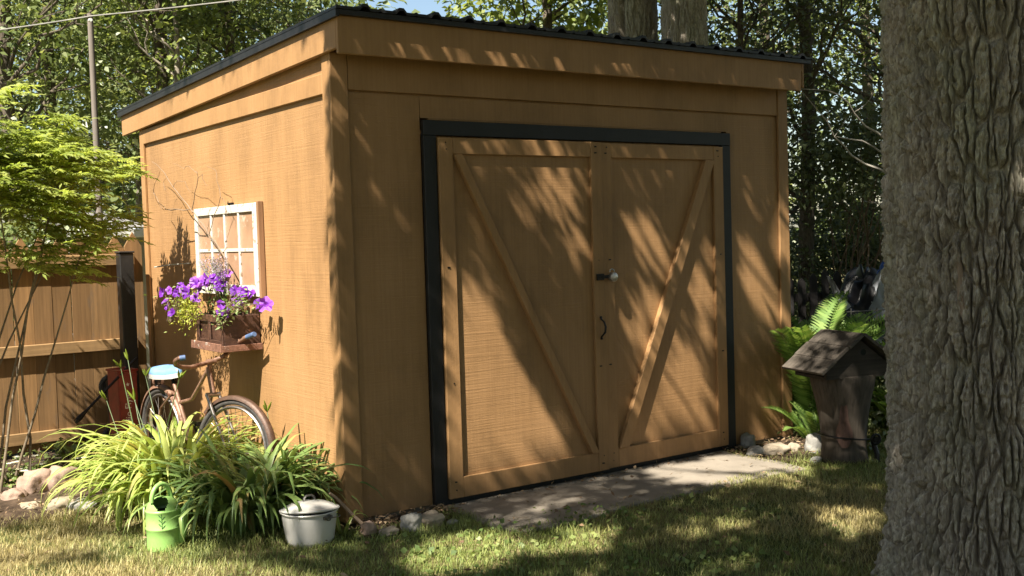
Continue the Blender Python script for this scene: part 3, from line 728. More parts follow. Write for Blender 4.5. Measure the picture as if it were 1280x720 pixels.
# dry branched twigs stuck in the crate
t = thing('dry_branch', 'bare curly twigs stuck in the crate, spreading left over the wall', 'branch', PB+Vector((-.12, .22, .18)))
o = Vector(t.location); m = MB()
def pxpath(pts, X0, X1): 
    n = len(pts); return [onx(a, b, X0+(X1-X0)*i/(n-1))-o for i, (a, b) in enumerate(pts)]
def twig(pts, X0, X1, r0, r1):
    P = pxpath(pts, X0, X1); Q = []
    for i in range(len(P)-1):
        for q in (0, .5): Q.append(P[i].lerp(P[i+1], q)+Vector((random.gauss(0, .004), random.gauss(0, .004), random.gauss(0, .004))))
    Q.append(P[-1]); m.tube(Q, [r0+(r1-r0)*i/(len(Q)-1) for i in range(len(Q))], 5)
twig([(287, 372), (284, 330), (272, 306), (264, 297), (255, 285), (245, 268), (240, 262), (244, 240), (247, 222), (246, 214)], -.12, -.16, .006, .0018)
twig([(240, 264), (228, 248), (216, 234), (206, 216), (198, 208), (190, 202)], -.16, -.13, .004, .0014)
twig([(238, 262), (222, 262), (208, 262), (199, 254), (192, 241), (194, 227), (200, 214)], -.16, -.14, .0035, .0014)
twig([(222, 262), (204, 262), (196, 250), (191, 236)], -.16, -.2, .0022, .0012)
twig([(246, 216), (237, 208), (229, 210), (218, 204)], -.16, -.14, .0018, .001)
twig([(247, 224), (253, 218), (256, 228), (259, 232)], -.16, -.14, .0018, .001)
twig([(262, 294), (267, 270), (276, 246), (272, 226), (270, 212), (259, 208)], -.14, -.12, .003, .0012)
twig([(276, 246), (281, 254), (282, 262), (283, 270)], -.12, -.1, .002, .001)
twig([(264, 300), (258, 286), (250, 276)], -.14, -.12, .003, .0014)
twig([(216, 234), (222, 226), (231, 228), (238, 240)], -.15, -.13, .002, .001)
twig([(206, 238), (204, 228), (210, 220)], -.15, -.13, .0018, .001)
m.build('twigs', 'twig', t); 
# thin cane lying against the wall beside the sash
a, b = onx(193, 334, -.05), onx(238, 329, -.04); m = MB().tube([(0, 0, 0), (b-a)*.5+Vector((0, 0, .004)), b-a], [.005, .005, .004], 6)
t = m.build('cane', 'paletwig', None, loc=a); tag(t, 'thin straw coloured cane sticking out along the side wall left of the crate', 'cane')

# ------------------------------------------------------------------ bicycle
BK = Vector((-.42, 1.91, 0)); hd = Vector((.115, -.993, 0)); rzb = math.atan2(hd.y, hd.x)
bike = thing('bicycle', 'old rusty cruiser bicycle with a blue saddle leaning along the side wall', 'bicycle', BK, rzb)
toL = (Matrix.Translation(BK) @ Matrix.Rotation(rzb, 4, 'Z')).inverted()
def bl(px, py, X): return toL @ onx(px, py, X)
RW = .33
def wheel(mtx, par):
    wh = MB().torus(RW-.018, .018, mtx, 56, 10).build('wheel', 'tyre', par, smooth=60)
    MB().torus(RW-.05, .011, mtx, 56, 8, rz=.016).build('rim', 'chrome', wh, smooth=60)
    m = MB(); m.tube([mtx @ Vector((0, -.04, 0)), mtx @ Vector((0, .04, 0))], .018, 12)
    for k in range(28):
        a = 2*PI*k/28; b = a+(.5 if k % 4 < 2 else -.5); y = .03 if k % 2 else -.03
        m.tube([mtx @ Vector((.017*math.cos(b), y, .017*math.sin(b))), mtx @ Vector(((RW-.055)*math.cos(a), 0, (RW-.055)*math.sin(a)))], .0016, 4, False)
    m.build('spokes', 'chrome', wh)
def fender(mtx, a0, a1, par, mat):
    m = MB(); n = 30; vs = []
    for i in range(n+1):
        a = a0+(a1-a0)*i/n
        for w_, dr in ((-.027, -.022), (-.022, -.004), (-.010, .004), (.010, .004), (.022, -.004), (.027, -.022)):
            vs.append(mtx @ Vector(((RW+.02+dr)*math.cos(a), w_, (RW+.02+dr)*math.sin(a))))
    m.add(vs, [(i*6+j, i*6+j+1, (i+1)*6+j+1, (i+1)*6+j) for i in range(n) for j in range(5)])
    return m.build('fender', mat, par, smooth=60)
Mr = Matrix.Translation((0, 0, RW))
fx = .95
steer = math.radians(17)
Sax = Vector((.715, 0, .80)); tilt = Vector((-.30, 0, .95)).normalized()
Mf = Matrix.Translation(Sax) @ Matrix.Rotation(steer, 4, tilt) @ Matrix.Translation(-Sax) @ Matrix.Translation((fx, 0, RW))
wheel(Mr, bike); wheel(Mf, bike)
fender(Mr, math.radians(18), math.radians(205), bike, 'bike'); fender(Mf, math.radians(-8), math.radians(138), bike, 'bike_dark')
BB = Vector((.43, 0, .30)); ST = Vector((.20, 0, .70)); H1 = Sax+tilt*.05; H0 = Sax-tilt*.12
m = MB()
m.tube([H0, H1], .018, 12)
m.tube([BB, ST], .0135, 10)
m.tube([H0+Vector((-.01, 0, .01)), Vector((.665, 0, .56)), Vector((.57, 0, .40)), BB], .0135, 10)                 # curved down tube
m.tube([H1+Vector((-.01, 0, -.02)), Vector((.59, 0, .74)), Vector((.45, 0, .62)), Vector((.27, 0, .58))], .0125, 10)  # dropped top tube
for s in (-1, 1):
    m.tube([BB+Vector((0, s*.03, 0)), Vector((.2, s*.05, .31)), Vector((0, s*.055, RW))], .009, 8)
    m.tube([ST+Vector((0, s*.02, -.06)), Vector((.08, s*.05, .53)), Vector((0, s*.055, RW))], .008, 8)
m.tube([BB+Vector((0, -.04, 0)), BB+Vector((0, .04, 0))], .025, 12)
m.build('frame', 'bike', bike, smooth=60)
m = MB()
Rs = Matrix.Translation(Sax) @ Matrix.Rotation(steer, 4, tilt) @ Matrix.Translation(-Sax)
for s in (-1, 1):
    m.tube([Rs @ (H0+Vector((.0, s*.05, -.01))), Rs @ Vector((.825, s*.055, .55)), Rs @ Vector((.895, s*.055, .43)), Rs @ Vector((fx, s*.055, RW))], [.012, .011, .009, .008], 10)
m.tube([Rs @ (H0+Vector((0, -.055, -.01))), Rs @ (H0+Vector((0, .055, -.01)))], .015, 10)
m.build('fork', 'chrome', bike, smooth=60)
m = MB(); S1 = bl(264, 452, -.32)
m.tube([Sax+tilt*.04, S1], .013, 10); m.tube([S1+Vector((0, -.03, 0)), S1+Vector((0, .03, 0))], .018, 10)
bar = [bl(231, 447, -.60), bl(224, 448, -.63), bl(219, 451, -.645), bl(219.5, 456, -.63), bl(226, 459, -.58), bl(238, 459.5, -.50), bl(250, 456, -.41), bl(264, 452, -.32), bl(277, 447, -.25), bl(284, 441.5, -.215), bl(291, 433, -.18), bl(299, 426.5, -.15), bl(308, 421.5, -.13), bl(317, 418, -.115)]
m.tube(bar, .0145, 10)
hb = m.build('handlebar', 'bike', bike, smooth=60)
for q in (bar[:2], bar[-2:][::-1]):
    d = (q[1]-q[0]); m = MB().tube([q[0]-d*.12, q[0], q[0]+d*.9], [.0155, .0165, .016], 10); m.build('grip', 'grip', hb, smooth=50)
# saddle
SP = bl(213, 466, -.40)
m = MB(); prof = [(-.145, .03), (-.13, .095), (-.08, .115), (-.03, .10), (.03, .06), (.09, .035), (.135, .026), (.15, .012)]
rings = []
def ring(scale, z, dx=0):
    r = []
    for x, y in prof: r.append(Vector((x*scale+dx, y*scale, z+.02*abs(x/.15)**2)))
    for x, y in prof[::-1]: r.append(Vector((x*scale+dx, -y*scale, z+.02*abs(x/.15)**2)))
    return r
lay = [ring(.97, -.035), ring(1.0, -.012), ring(.96, .012), ring(.80, .026), ring(.45, .033), ring(.1, .034)]
k = len(lay[0]); vsx = [SP+Vector((.0, 0, .0))+v for r in lay for v in r]
m.add(vsx, [(i*k+j, i*k+(j+1) % k, (i+1)*k+(j+1) % k, (i+1)*k+j) for i in range(len(lay)-1) for j in range(k)]+[tuple(range(k))[::-1], tuple(range((len(lay)-1)*k, len(lay)*k))])
sd = m.build('saddle', 'blue', bike, smooth=60)
m = MB(); k = len(lay[0])
sk = [ring(1.012, -.038), ring(1.012, -.008)]
vsx = [SP+v for r in sk for v in r]; m.add(vsx, [(j, (j+1) % k, k+(j+1) % k, k+j) for j in range(k) if 2 <= j <= 12])
m.build('saddle_skirt', 'white', sd)
m = MB(); m.tube([SP+Vector((.02, 0, -.03)), ST], .012, 8)
for s in (-1, 1):
    m2 = MB(); m2.tube([SP+Vector((-.07+.02*math.cos(q*.8), s*.06+.02*math.sin(q*.8), -.04-.0012*q)) for q in range(40)], .004, 6); m2.build('saddle_spring', 'iron', bike, smooth=60)
m.build('seat_post', 'iron', bike)
m = MB(); rp = SP+Vector((-.19, 0, -.07)); m.lathe([(.001, 0), (.038, .0), (.042, .012), (.03, .035), (.001, .04)], 20, Matrix.Translation(rp) @ Matrix.Rotation(-PI/2, 4, 'Y'))
m.tube([rp+Vector((.01, 0, -.02)), rp+Vector((.05, 0, -.1)), rp+Vector((.08, 0, -.13))], .008, 8)
m.build('tail_lamp', 'bike', bike, smooth=50)
m = MB(); m.tube([BB+Vector((0, -.06, 0)), BB+Vector((.10, -.065, -.13))], .009, 8); m.box(BB+Vector((.06, -.15, -.15)), BB+Vector((.14, -.07, -.12)))
m.tube([BB+Vector((0, .06, 0)), BB+Vector((-.10, .065, .13))], .009, 8); m.box(BB+Vector((-.14, .07, .12)), BB+Vector((-.06, .15, .15)))
m.torus(.09, .006, Matrix.Translation(BB+Vector((0, -.05, 0))), 28, 6)
m.build('pedal', 'iron', bike)
m = MB(); pts_ = [(.43, -.052, .40), (.05, -.052, .40)]; m.hexa([(0, -.058, .30), (.5, -.058, .36), (.5, -.05, .36), (0, -.05, .30), (0, -.058, .37), (.5, -.058, .44), (.5, -.05, .44), (0, -.05, .37)])
m.build('chain_guard', 'bike_dark', bike, bevel=.003)
# spare black ring of a wheel leaning behind the saddle
# ------------------------------------------------------------------ red wagon on end
WG = Vector((-.385, 2.80, 0))
wg = thing('toy_wagon', 'red metal toy wagon stood on end by the black post, handle leaning left', 'wagon', WG, math.radians(8))
Wh = wz = .70
m = MB()
m = MB()
m.box((-.075, 0, .04), (.068, .012, wz-.002))                      # lettered face towards the camera
m.box((-.075, .0125, .04), (-.06, .20, wz-.002)); m.box((.053, .0125, .04), (.068, .20, wz-.002)); m.box((-.06, .19, .04), (.053, .205, wz-.002))
m.box((-.0595, .0125, wz-.02), (.0525, .1895, wz-.003)); m.box((-.0595, .0125, .04), (.0525, .1895, .055))
tray = m.build('tray', 'red', wg, bevel=.006, segs=2)
m = MB(); m.tube([(-.077, -.006, wz), (.07, -.006, wz), (.07, .205, wz), (-.077, .205, wz), (-.077, -.006, wz)], .009, 8); m.tube([(-.075, -.002, wz-.035), (.068, -.002, wz-.035)], .006, 8)
m.build('rolled_rim', 'red', tray, smooth=60)
m = MB(); m.box((-.07, .2055, .10), (.05, .25, .62)); m.build('undercarriage', 'iron', wg, bevel=.01)
cu = bpy.data.curves.new('lettering', 'FONT'); cu.body = 'Radio Flyer'; cu.size = .068; cu.extrude = .0008; cu.align_x = 'RIGHT'
tmp = bpy.data.objects.new('lettering', cu); COL.objects.link(tmp); bpy.context.view_layer.update()
me = bpy.data.meshes.new_from_object(tmp.evaluated_get(bpy.context.evaluated_depsgraph_get())); bpy.data.objects.remove(tmp)
me.name = 'lettering'; me.materials.clear()
lo = link('lettering', me, 'lettering', tray); lo.matrix_parent_inverse = Matrix.Identity(4)
lo.matrix_local = Matrix.Translation((.012, -.0022, wz-.155)) @ Matrix(((0, -1, 0, 0), (0, 0, -1, 0), (1, 0, 0, 0), (0, 0, 0, 1)))
m = MB(); st = [(.016*(1 if i % 2 == 0 else .42)*math.sin(PI*i/5), -.0012, .016*(1 if i % 2 == 0 else .42)*math.cos(PI*i/5)) for i in range(10)]
m.prism([Vector(q)+Vector((-.008, 0, wz-.105)) for q in st], (0, -.001, 0)); m.build('star', 'lettering', tray)
m = MB()
toW = (Matrix.Translation(WG) @ Matrix.Rotation(math.radians(8), 4, 'Z')).inverted()
ha, hb_ = toW @ ony(171, 447, 2.83), toW @ ony(96, 526, 2.72)
m.tube([ha, ha.lerp(hb_, .5), hb_], .010, 8); m.build('handle', 'iron', wg)
dd = (hb_-ha).normalized(); m = MB(); m.tube([hb_-dd*.10, hb_-dd*.03, hb_+dd*.01], [.012, .022, .016], 8); m.tube([hb_+Vector((-.02, -.05, .0)), hb_+Vector((.02, .05, 0))], .013, 8)
m.build('hand_grip', 'iron', wg, smooth=60)
for zz in (.16, .56):
    m = MB(); mt = Matrix.Translation((-.01, .30, zz)); m.torus(.075, .02, mt, 28, 8); m.tube([mt @ Vector((0, -.015, 0)), mt @ Vector((0, .015, 0))], .06, 20)
    m.build('wheel', 'tyre', wg, smooth=50)

# ------------------------------------------------------------------ fence and post
FY = 3.50
fence = thing('picket_fence', 'tall cedar picket fence with three rails running behind the shrub', 'fence', (-4.6, FY, 0))
m = MB(); x = 0.0; k = 0
while x < 4.50:
    h = 1.725+random.uniform(-.012, .012); wd = .1415; j = random.uniform(-.003, .003); y0 = random.uniform(0, .006)
    tl = random.uniform(-.006, .006)
    m.prism([(x, y0, .06), (x+wd, y0, .06), (x+wd+tl, y0, h-.10), (x+wd*.5+tl, y0, h+.02), (x+tl, y0, h-.10)], (0, .018, 0)); x += .143; k += 1
m.build('pickets', 'fence', fence, bevel=.002)
for zc in (.17, .85, 1.535):
    MB().box((0, -.042, zc-.045), (4.5, -.001, zc+.045)).build('rail', 'fence_rail', fence, bevel=.004)
for xx in (.4, 2.7):
    MB().box((xx, -.09, -.1), (xx+.09, -.0425, 1.6)).build('post', 'fence', fence, bevel=.004)
pst = thing('black_post', 'black square post standing before the cedar fence near the shed corner', 'post', (-.215, 3.33, 0))
MB().box((-.055, -.055, -.1), (.055, .055, 1.585)).build('shaft', 'post', pst, bevel=.006)
MB().box((-.062, -.062, 1.5855), (.062, .062, 1.60)).build('cap', 'post', pst, bevel=.004)
# small grey stake by the wagon
# ------------------------------------------------------------------ watering can
WC = Vector((-.965, .28, 0))
wc = thing('watering_can', 'green plastic watering can on the grass in front of the daylilies', 'watering can', WC, math.radians(20))
m = MB(); body = [(.082, .0), (.088, .004), (.087, .07), (.0895, .112), (.0925, .116), (.0925, .122), (.0885, .126), (.0885, .205), (.0905, .208), (.0905, .214), (.0865, .217), (.0855, .223), (.084, .229), (.082, .235), (.079, .241), (.076, .247), (.072, .253), (.067, .259), (.061, .265), (.054, .270), (.046, .275), (.036, .279), (.024, .282), (.001, .283)]
# opening: leave out the dome faces on one side
N = 64; vsx = []
for r, z in body:
    for q in range(N): vsx.append((r*math.cos(2*PI*q/N), r*math.sin(2*PI*q/N), z))
fs = [tuple(range(N))[::-1]]
def ishole(i, q):
    a = 2*PI*(q+.5)/N; r = (body[i][0]+body[i+1][0])/2; x, y = r*math.cos(a), r*math.sin(a)
    return i >= 11 and ((x+.036)**2/.036**2+(y+.034)**2/.040**2 < 1)
for i in range(len(body)-1):
    for q in range(N):
        if not ishole(i, q): fs.append((i*N+q, i*N+(q+1) % N, (i+1)*N+(q+1) % N, (i+1)*N+q))
m.add(vsx, fs); bd = m.build('body', 'green', wc, smooth=45)
m = MB(); m.lathe([(.0845, .004), (.084, .20), (.001, .20)], 32); m.build('shade_liner', 'dark', bd)  # black liner stands in for the shade within the can
m = MB(); hpth = []
for i in range(15):
    a = PI*1.12*i/14-.1; hpth.append((-.02+.062*-math.cos(a)*1.0+.012, -.004, .272+.080*math.sin(a)-.0*i))
hpth[-1] = (.082, -.012, .215)
m.tube(hpth, .0125, 12, flat=1.0); m.tube([(.052, -.012, .252), (.076, -.012, .225), (.084, -.012, .19)], [.014, .015, .012], 10)
m.build('handle', 'green', wc, smooth=60)
m = MB(); dsp = Vector((.70, -.72, 0)); 
sp = [dsp*.075+Vector((0, 0, .02)), dsp*.09+Vector((0, 0, .08)), dsp*.097+Vector((.004, 0, .15)), dsp*.103+Vector((.014, 0, .20)), dsp*.108+Vector((.03, 0, .228)), dsp*.112+Vector((.044, 0, .240))]
m.tube(sp, [.022, .030, .027, .021, .014, .012], 14); s_ = m.build('spout', 'green', wc, smooth=60)
m = MB(); e = sp[-1]; d = (sp[-1]-sp[-2]).normalized(); m.tube([e, e+d*.012], [.0145, .0145], 12); m.tube([e+d*.0121, e+d*.0125], .009, 12); m.build('nozzle', 'dkgreen', s_)
m = MB()                                            # printed sprig
def onbody(a, z, r=.0895): return Vector((r*math.cos(a), r*math.sin(a), z))
a0 = -2.30
for i, (z, s) in enumerate([(.135, 1), (.145, -1), (.158, 1), (.168, -1), (.182, 1), (.192, -1), (.2, 0)]):
    p0 = onbody(a0, z-.008); p1 = onbody(a0+s*.22, z+.012); md = (p0+p1)/2
    w_ = Vector((0, 0, .0045)) if s else Vector((.004, 0, 0)); 
    up = p1 if s else onbody(a0, z+.012)
    md = (p0+up)/2*1.006
    m.add([p0, md-w_, up, md+w_], [(0, 1, 2, 3)])
m.tube([onbody(a0, .122), onbody(a0, .16), onbody(a0, .20)], .0015, 5)
m.build('printed_sprig', 'dkgreen', bd)

# ------------------------------------------------------------------ enamel pot
EP = Vector((-.315, -.16, 0))
ep = thing('enamel_pot', 'white enamel stock pot with lid on the grass at the shed corner', 'pot', EP, math.radians(15))
m = MB(); m.lathe([(.001, .006), (.108, .0), (.120, .006), (.130, .028), (.144, .13), (.147, .172), (.155, .176), (.157, .181), (.154, .185), (.146, .182), (.138, .15), (.112, .03), (.001, .025)], 48)
m.build('body', 'enamel', ep, smooth=40)
tl = Matrix.Translation((.003, 0, .185)) @ Matrix.Scale(1.06, 4) @ Matrix.Rotation(math.radians(-5), 4, 'X') @ Matrix.Rotation(math.radians(4), 4, 'Y')
m = MB(); m.lathe([(.151, -.004), (.153, .001), (.149, .006), (.136, .008), (.120, .020), (.08, .036), (.03, .043), (.001, .0435)], 48, tl); m.lathe([(.150, -.005), (.001, -.003)], 48, tl)
lid = m.build('lid', 'enamel', ep, smooth=40)
m = MB(); m.tube([tl @ Vector(p) for p in ((-.035, 0, .042), (-.032, 0, .058), (-.018, 0, .068), (.018, 0, .068), (.032, 0, .058), (.035, 0, .042))], .005, 8, flat=1.8); m.build('knob', 'dk_steel', lid, smooth=60)
for s in (-1, 1): m = MB(); m.box((-.03, s*.150-.006, .150), (.03, s*.150+.006, .168)); m.torus(.016, .004, Matrix.Translation((0, s*.158, .160)), 16, 6); m.build('ear', 'dk_steel', ep, bevel=.002)
m = MB(); arc = [(.012+.0*i, -.157*math.cos(PI*i/16), .178-.045*math.sin(PI*i/16)) for i in range(17)]
arc = [(.160*math.sin(PI*i/16)+.004, -.163*math.cos(PI*i/16), .160-.03*math.sin(PI*i/16)) for i in range(17)]
m.tube(arc, .003, 6); m.build('bail_handle', 'dk_steel', ep, smooth=60)

# ------------------------------------------------------------------ strap-leaved plants
def blades(name, base, n, Lr, wr, spread, mat, parent, lean=(0, 0), seg=9, up=(55, 88), rad=.12, droop=(1.2, 2.4), obstacle=None):
    V = []; F = []; R = []
    for i in range(n):
        az = random.uniform(0, 2*PI); L = random.uniform(*Lr); wd = random.uniform(*wr)
        el = math.radians(random.uniform(*up)); rr = rad*math.sqrt(random.random())
        p = Vector((rr*math.cos(az+random.gauss(0, .6)), rr*math.sin(az+random.gauss(0, .6)), 0))
        dirh = Vector((math.cos(az)+lean[0], math.sin(az)+lean[1], 0)).normalized()
        side = Vector((-dirh.y, dirh.x, 0)); tw = random.gauss(0, .35)
        bend = random.uniform(*droop)/seg; k0 = len(V); r0 = random.random(); kink = random.random() < .25; kp = random.randint(4, 7)
        for s in range(seg+1):
            t = s/seg; w_ = wd*(.55+.9*t*(1-t)*1.9)*(1-t**3)+.0008
            sd = (side*math.cos(tw*t)+Vector((0, 0, 1))*math.sin(tw*t)*.6)
            nrm = sd.cross(dirh*math.cos(el)+Vector((0, 0, 1))*math.sin(el))
            V += [p-sd*w_*.5, p-nrm*w_*.18, p+sd*w_*.5]; R += [r0]*3
            p = p+(dirh*math.cos(el)+Vector((0, 0, 1))*math.sin(el))*(L/seg)
            el -= bend*(.35+1.5*t)
            if kink and s == kp: el -= .9
            if p.z < .012: p.z = .012+random.random()*.01; el = max(el, -.1)
        for s in range(seg):
            a = k0+s*3; F += [(a, a+1, a+4, a+3), (a+1, a+2, a+5, a+4)]
    me = np_mesh(name, np.array([tuple(v) for v in V]), np.array(F), {'rnd': np.array(R)}, smooth=True)
    return link(name, me, mat, parent)
def lily(label, loc, n, Lr, mat, **kw):
    t = thing('daylily_clump', label, 'daylily', loc, 0, 'daylilies beside the shed')
    blades('leaves', loc, n, Lr, (.030, .052), 1, mat, t, **kw); return t
l1 = lily('bright sunlit yellow green daylily clump drooping left towards the stones', (-.56, 1.30, .0), 380, (.55, .92), 'lily', rad=.24, up=(44, 86), lean=(-.08, -.3), droop=(1.7, 3.0))
l2 = lily('shaded daylily clump between the watering can and the enamel pot', (-.42, .40, 0), 240, (.50, .80), 'lily_shaded', rad=.19, up=(48, 88), lean=(.0, -.25), droop=(1.5, 2.7))
l3 = lily('small daylily clump under the bicycle front wheel against the side wall', (-.17, .42, 0), 70, (.45, .75), 'lily_shaded', rad=.07, up=(50, 86), lean=(-.25, -.35))
l4 = lily('narrow daylily clump growing beside the bicycle crank in full sun', (-.70, .96, 0), 170, (.5, .80), 'lily', rad=.14, up=(44, 86), lean=(-.3, -.25), droop=(1.5, 2.6))
# flower scapes with buds
m = MB(); mb2 = MB(); o = Vector(l1.location)
for (px, py, X), (bx, by) in (((152, 455, -.62), (172, 560)), ((160, 445, -.6), (178, 555)), ((172, 462, -.58), (205, 560)), ((134, 498, -.75), (165, 560)), ((215, 470, -.5), (210, 550)), ((330, 515, -.15), (336, 600))):
    pass
def scape(tip, base, o, m, mb2):
    md = base.lerp(tip, .55)+Vector((random.gauss(0, .03), random.gauss(0, .03), 0))
    m.tube([base-o, md-o, tip-o], [.0045, .0035, .0025], 6)
    for q in range(3):
        d = Vector((random.gauss(0, .5), random.gauss(0, .5), 1)).normalized(); L = random.uniform(.05, .085)
        MB().tube([tip-o, tip-o+d*L*.5, tip-o+d*L], [.003, .0085, .002], 6).build('bud', 'chart', mb2, smooth=60)
for px, py, X in ((151, 460, -.62), (160, 450, -.60), (182, 470, -.58), (133, 500, -.78), (168, 500, -.66), (224, 474, -.5)):
    tip = onx(px, py, X); scape(tip, Vector((tip.x*.5-.33+random.gauss(0, .05), 1.40+random.gauss(0, .08), .05)), o, m, l1)
m.build('flower_stalk', 'cover', l1)
m = MB(); mb2 = MB(); o = Vector(l3.location)
tip = onx(334, 515, -.12); scape(tip, Vector((-.15, .42, .03)), o, m, l3); m.build('flower_stalk', 'cover', l3)
# yellowing stub plant at the shed corner
t = thing('withered_plant', 'small withered plant with one yellow leaf at the shed corner behind the pot', 'plant', (-.10, -.12, 0))
blades('leaves', None, 7, (.2, .34), (.016, .026), 1, 'lily', t, rad=.02, up=(60, 85), droop=(1.0, 2.2))
a = Vector((0.06, .03, .0)); m = MB().tube([(.14, -.06, .0), (.06, .0, .10), (-.02, .02, .2), (-.06, .02, .235)], [.011, .010, .009, .008], 7); m.build('dry_stalk', 'twig', t)

# ------------------------------------------------------------------ generic leafy things
def leaf_cloud(name, centres, per, sig, L, mat, parent, org, wid=.6, flat=.5, normal_up=.9, six=False, droop=.2, out=None):
    cs = np.repeat(np.asarray(centres), per, 0); n = len(cs)
    off = rng.normal(size=(n, 3))*np.array([sig, sig, sig*flat])*np.repeat(rng.uniform(.55, 1.25, len(centres)), per)[:, None]
    C = cs+off-np.array(org)
    Dd = unit(off*np.array([1, 1, .4])+rng.normal(size=(n, 3))*sig*.7+np.array([0, 0, -.25*sig]))
    Nn = rng.normal(size=(n, 3))*.55+np.array([0, 0, normal_up*.6])+np.array(SUN)*.7
    Ls = L*rng.uniform(.5, 1.45, n)
    tone = np.repeat(rng.random(len(centres)), per)*.45+rng.random(n)*.55
    return link(name, leaf_mesh(name, C, Dd, Nn, Ls, Ls*wid*rng.uniform(.8, 1.2, n), tone, droop=droop, six=six), mat, parent)
def limb(mb, a, b, r0, r1, wob=.06, seg=6, sag=0.0, n=7):
    a, b = Vector(a), Vector(b); L = (b-a).length; P = []
    for i in range(seg+1):
        t = i/seg; p = a.lerp(b, t)
        if 0 < i < seg: p += Vector((random.gauss(0, wob), random.gauss(0, wob), random.gauss(0, wob*.6)))*L*.5
        p.z += sag*L*math.sin(t*PI)
        P.append(p)
    mb.tube(P, [r0+(r1-r0)*(i/seg)**.8 for i in range(seg+1)], n); return P
def tree(name, label, cat, base, H, r, blobs, ncl, per, sig, L, leaf, bark, lean=(0, 0), group=None, r1=.35, clip=None, flat=.5, wid=.6):
    base = Vector(base); t = thing(name, label, cat, base, 0, group)
    m = MB(); P = []
    ns = 10
    for i in range(ns+1):
        q = i/ns; P.append(Vector((lean[0]*q+random.gauss(0, .25*r), lean[1]*q+random.gauss(0, .25*r), -.1+H*q)))
    P[0] = Vector((0, 0, -.1))
    rr = [r*(1-(1-r1)*i/ns)*(1.25 if i == 0 else 1) for i in range(ns+1)]
    m.tube(P, rr, 14)
    cen = []
    for (cx, cy, cz, ax, ay, az, wgt) in blobs:
        k = max(3, int(ncl*wgt*.72))
        d = randdir(k)*(rng.random(k)**.45)[:, None]*np.array([ax, ay, az]); c = np.array([cx, cy, cz])+d
        cen.append(c)
        for q in range(min(12, max(4, k//7))):
            e = Vector(c[q*(k//min(12, max(4, k//7)))]) if k > 12 else Vector(c[q % k])
            zt = min(max(e.z-random.uniform(.3, 1.2)*ax*.6, H*.25), H*.97); f = zt/H*ns; i = min(int(f), ns-1); st = P[i].lerp(P[i+1], f-i)
            pp = limb(m, st, e, r*.22*(1-.6*zt/H)+.012, .008, .09, 6, .04, 6)
            for z in range(2):
                e2 = e+Vector((random.gauss(0, ax*.25), random.gauss(0, ay*.25), random.gauss(0, az*.2))); limb(m, pp[3], e2, .012, .004, .1, 4, 0, 5)
    m.build('trunk', bark, t, smooth=60)
    cen = np.concatenate(cen)
    if clip is not None: cen = cen[clip(cen+np.array(base))]
    leaf_cloud('crown', cen, per, sig, L, leaf, t, (0, 0, 0), wid=wid, flat=flat)
    return t

# ------------------------------------------------------------------ the big oak: modelled bark, limbs, crown over the yard
def bark_trunk(name, z0, z1, nz, na, rfun, amp, cellw, cellh, seed, mat, parent, warp=1.0, R=.42, off=(0, 0)):
    zs = np.linspace(z0, z1, nz); th = np.linspace(0, 2*PI, na, endpoint=False)
    Z, T = np.meshgrid(zs, th, indexing='ij')
    ncell = 2*int(round(PI*R/cellw))
    def worley(u, v, seed, per):
        g = np.random.default_rng(seed); px_ = g.random((per, 256)); py_ = g.random((per, 256))
        iu = np.floor(u).astype(int); iv = np.floor(v).astype(int)
        d1 = np.full(u.shape, 9.); d2 = np.full(u.shape, 9.)
        for a in (-1, 0, 1):
            for b in (-1, 0, 1):
                cu = iu+a; cv = iv+b
                du = cu+px_[cu % per, cv % 256]-u; dv = cv+py_[cu % per, cv % 256]-v
                d = np.sqrt(du*du+dv*dv)
                m1 = d < d1
                d2 = np.where(m1, d1, np.minimum(d2, d)); d1 = np.where(m1, d, d1)
        return d1, d2
    U = T/(2*PI)*ncell
    wu = (vnoise2(U, Z*22+11, seed+4, ncell)-.5)*.35*warp+(vnoise2(U*1.0, Z*4.5+5, seed+5, ncell)-.5)*1.1*warp
    d1, d2 = worley(U+wu, Z/cellh+40, seed, ncell)
    f = np.clip((d2-d1-.055)/.26, 0, 1)**.7
    d1b, d2b = worley((U+wu)*1.5+.3*vnoise2(U*2, Z*30, seed+14, ncell*2), Z/.075+77, seed+9, int(ncell*1.5))
    f2 = np.clip((d2b-d1b)/.4, 0, 1)
    fine = vnoise2(U*8, Z*45+3, seed+6, ncell*8)
    med = vnoise2(U*2.3, Z*16+3, seed+8, None)
    flake = vnoise2(U*4, Z*20+9, seed+10, ncell*4); rg = 1-np.abs(2*vnoise2(U*2, Z*11+9, seed+11, ncell*2)-1)
    h = amp*(f*(.60+.26*f2+.16*rg)+.30*(fine-.5)*(.3+f)+.26*(flake-.5)*f+.14*(med-.5))-amp*.65
    rr = rfun(Z, T)+h
    X = off[0]+rr*np.cos(T); Y = off[1]+rr*np.sin(T)
    V = np.stack([X, Y, Z], -1).reshape(-1, 3)
    I = np.arange(nz*na).reshape(nz, na); J = np.roll(I, -1, 1)
    F = np.stack([I[:-1], J[:-1], J[1:], I[1:]], -1).reshape(-1, 4)
    return link(name, np_mesh(name, V, F, smooth=True), mat, parent), rr
OK = Vector((1.70, -2.90, 0))
oak = thing('oak_tree', 'huge old tree with deeply furrowed bark rising at the right edge in the foreground', 'tree', OK)
def r_oak(Z, T):
    flare = .075*np.exp(-np.maximum(Z+.02, 0)/.16)*(1+.35*np.sin(3*T+1.0)+.2*np.sin(5*T+2.2))
    swell = .030*np.clip((Z-1.9)/1.2, 0, 1)**1.3
    return .418+flare+swell-.006*np.sin(2*PI*Z/2.3)+.012*np.sin(2*T+.8)+.010*np.sin(3*T+Z*1.3)
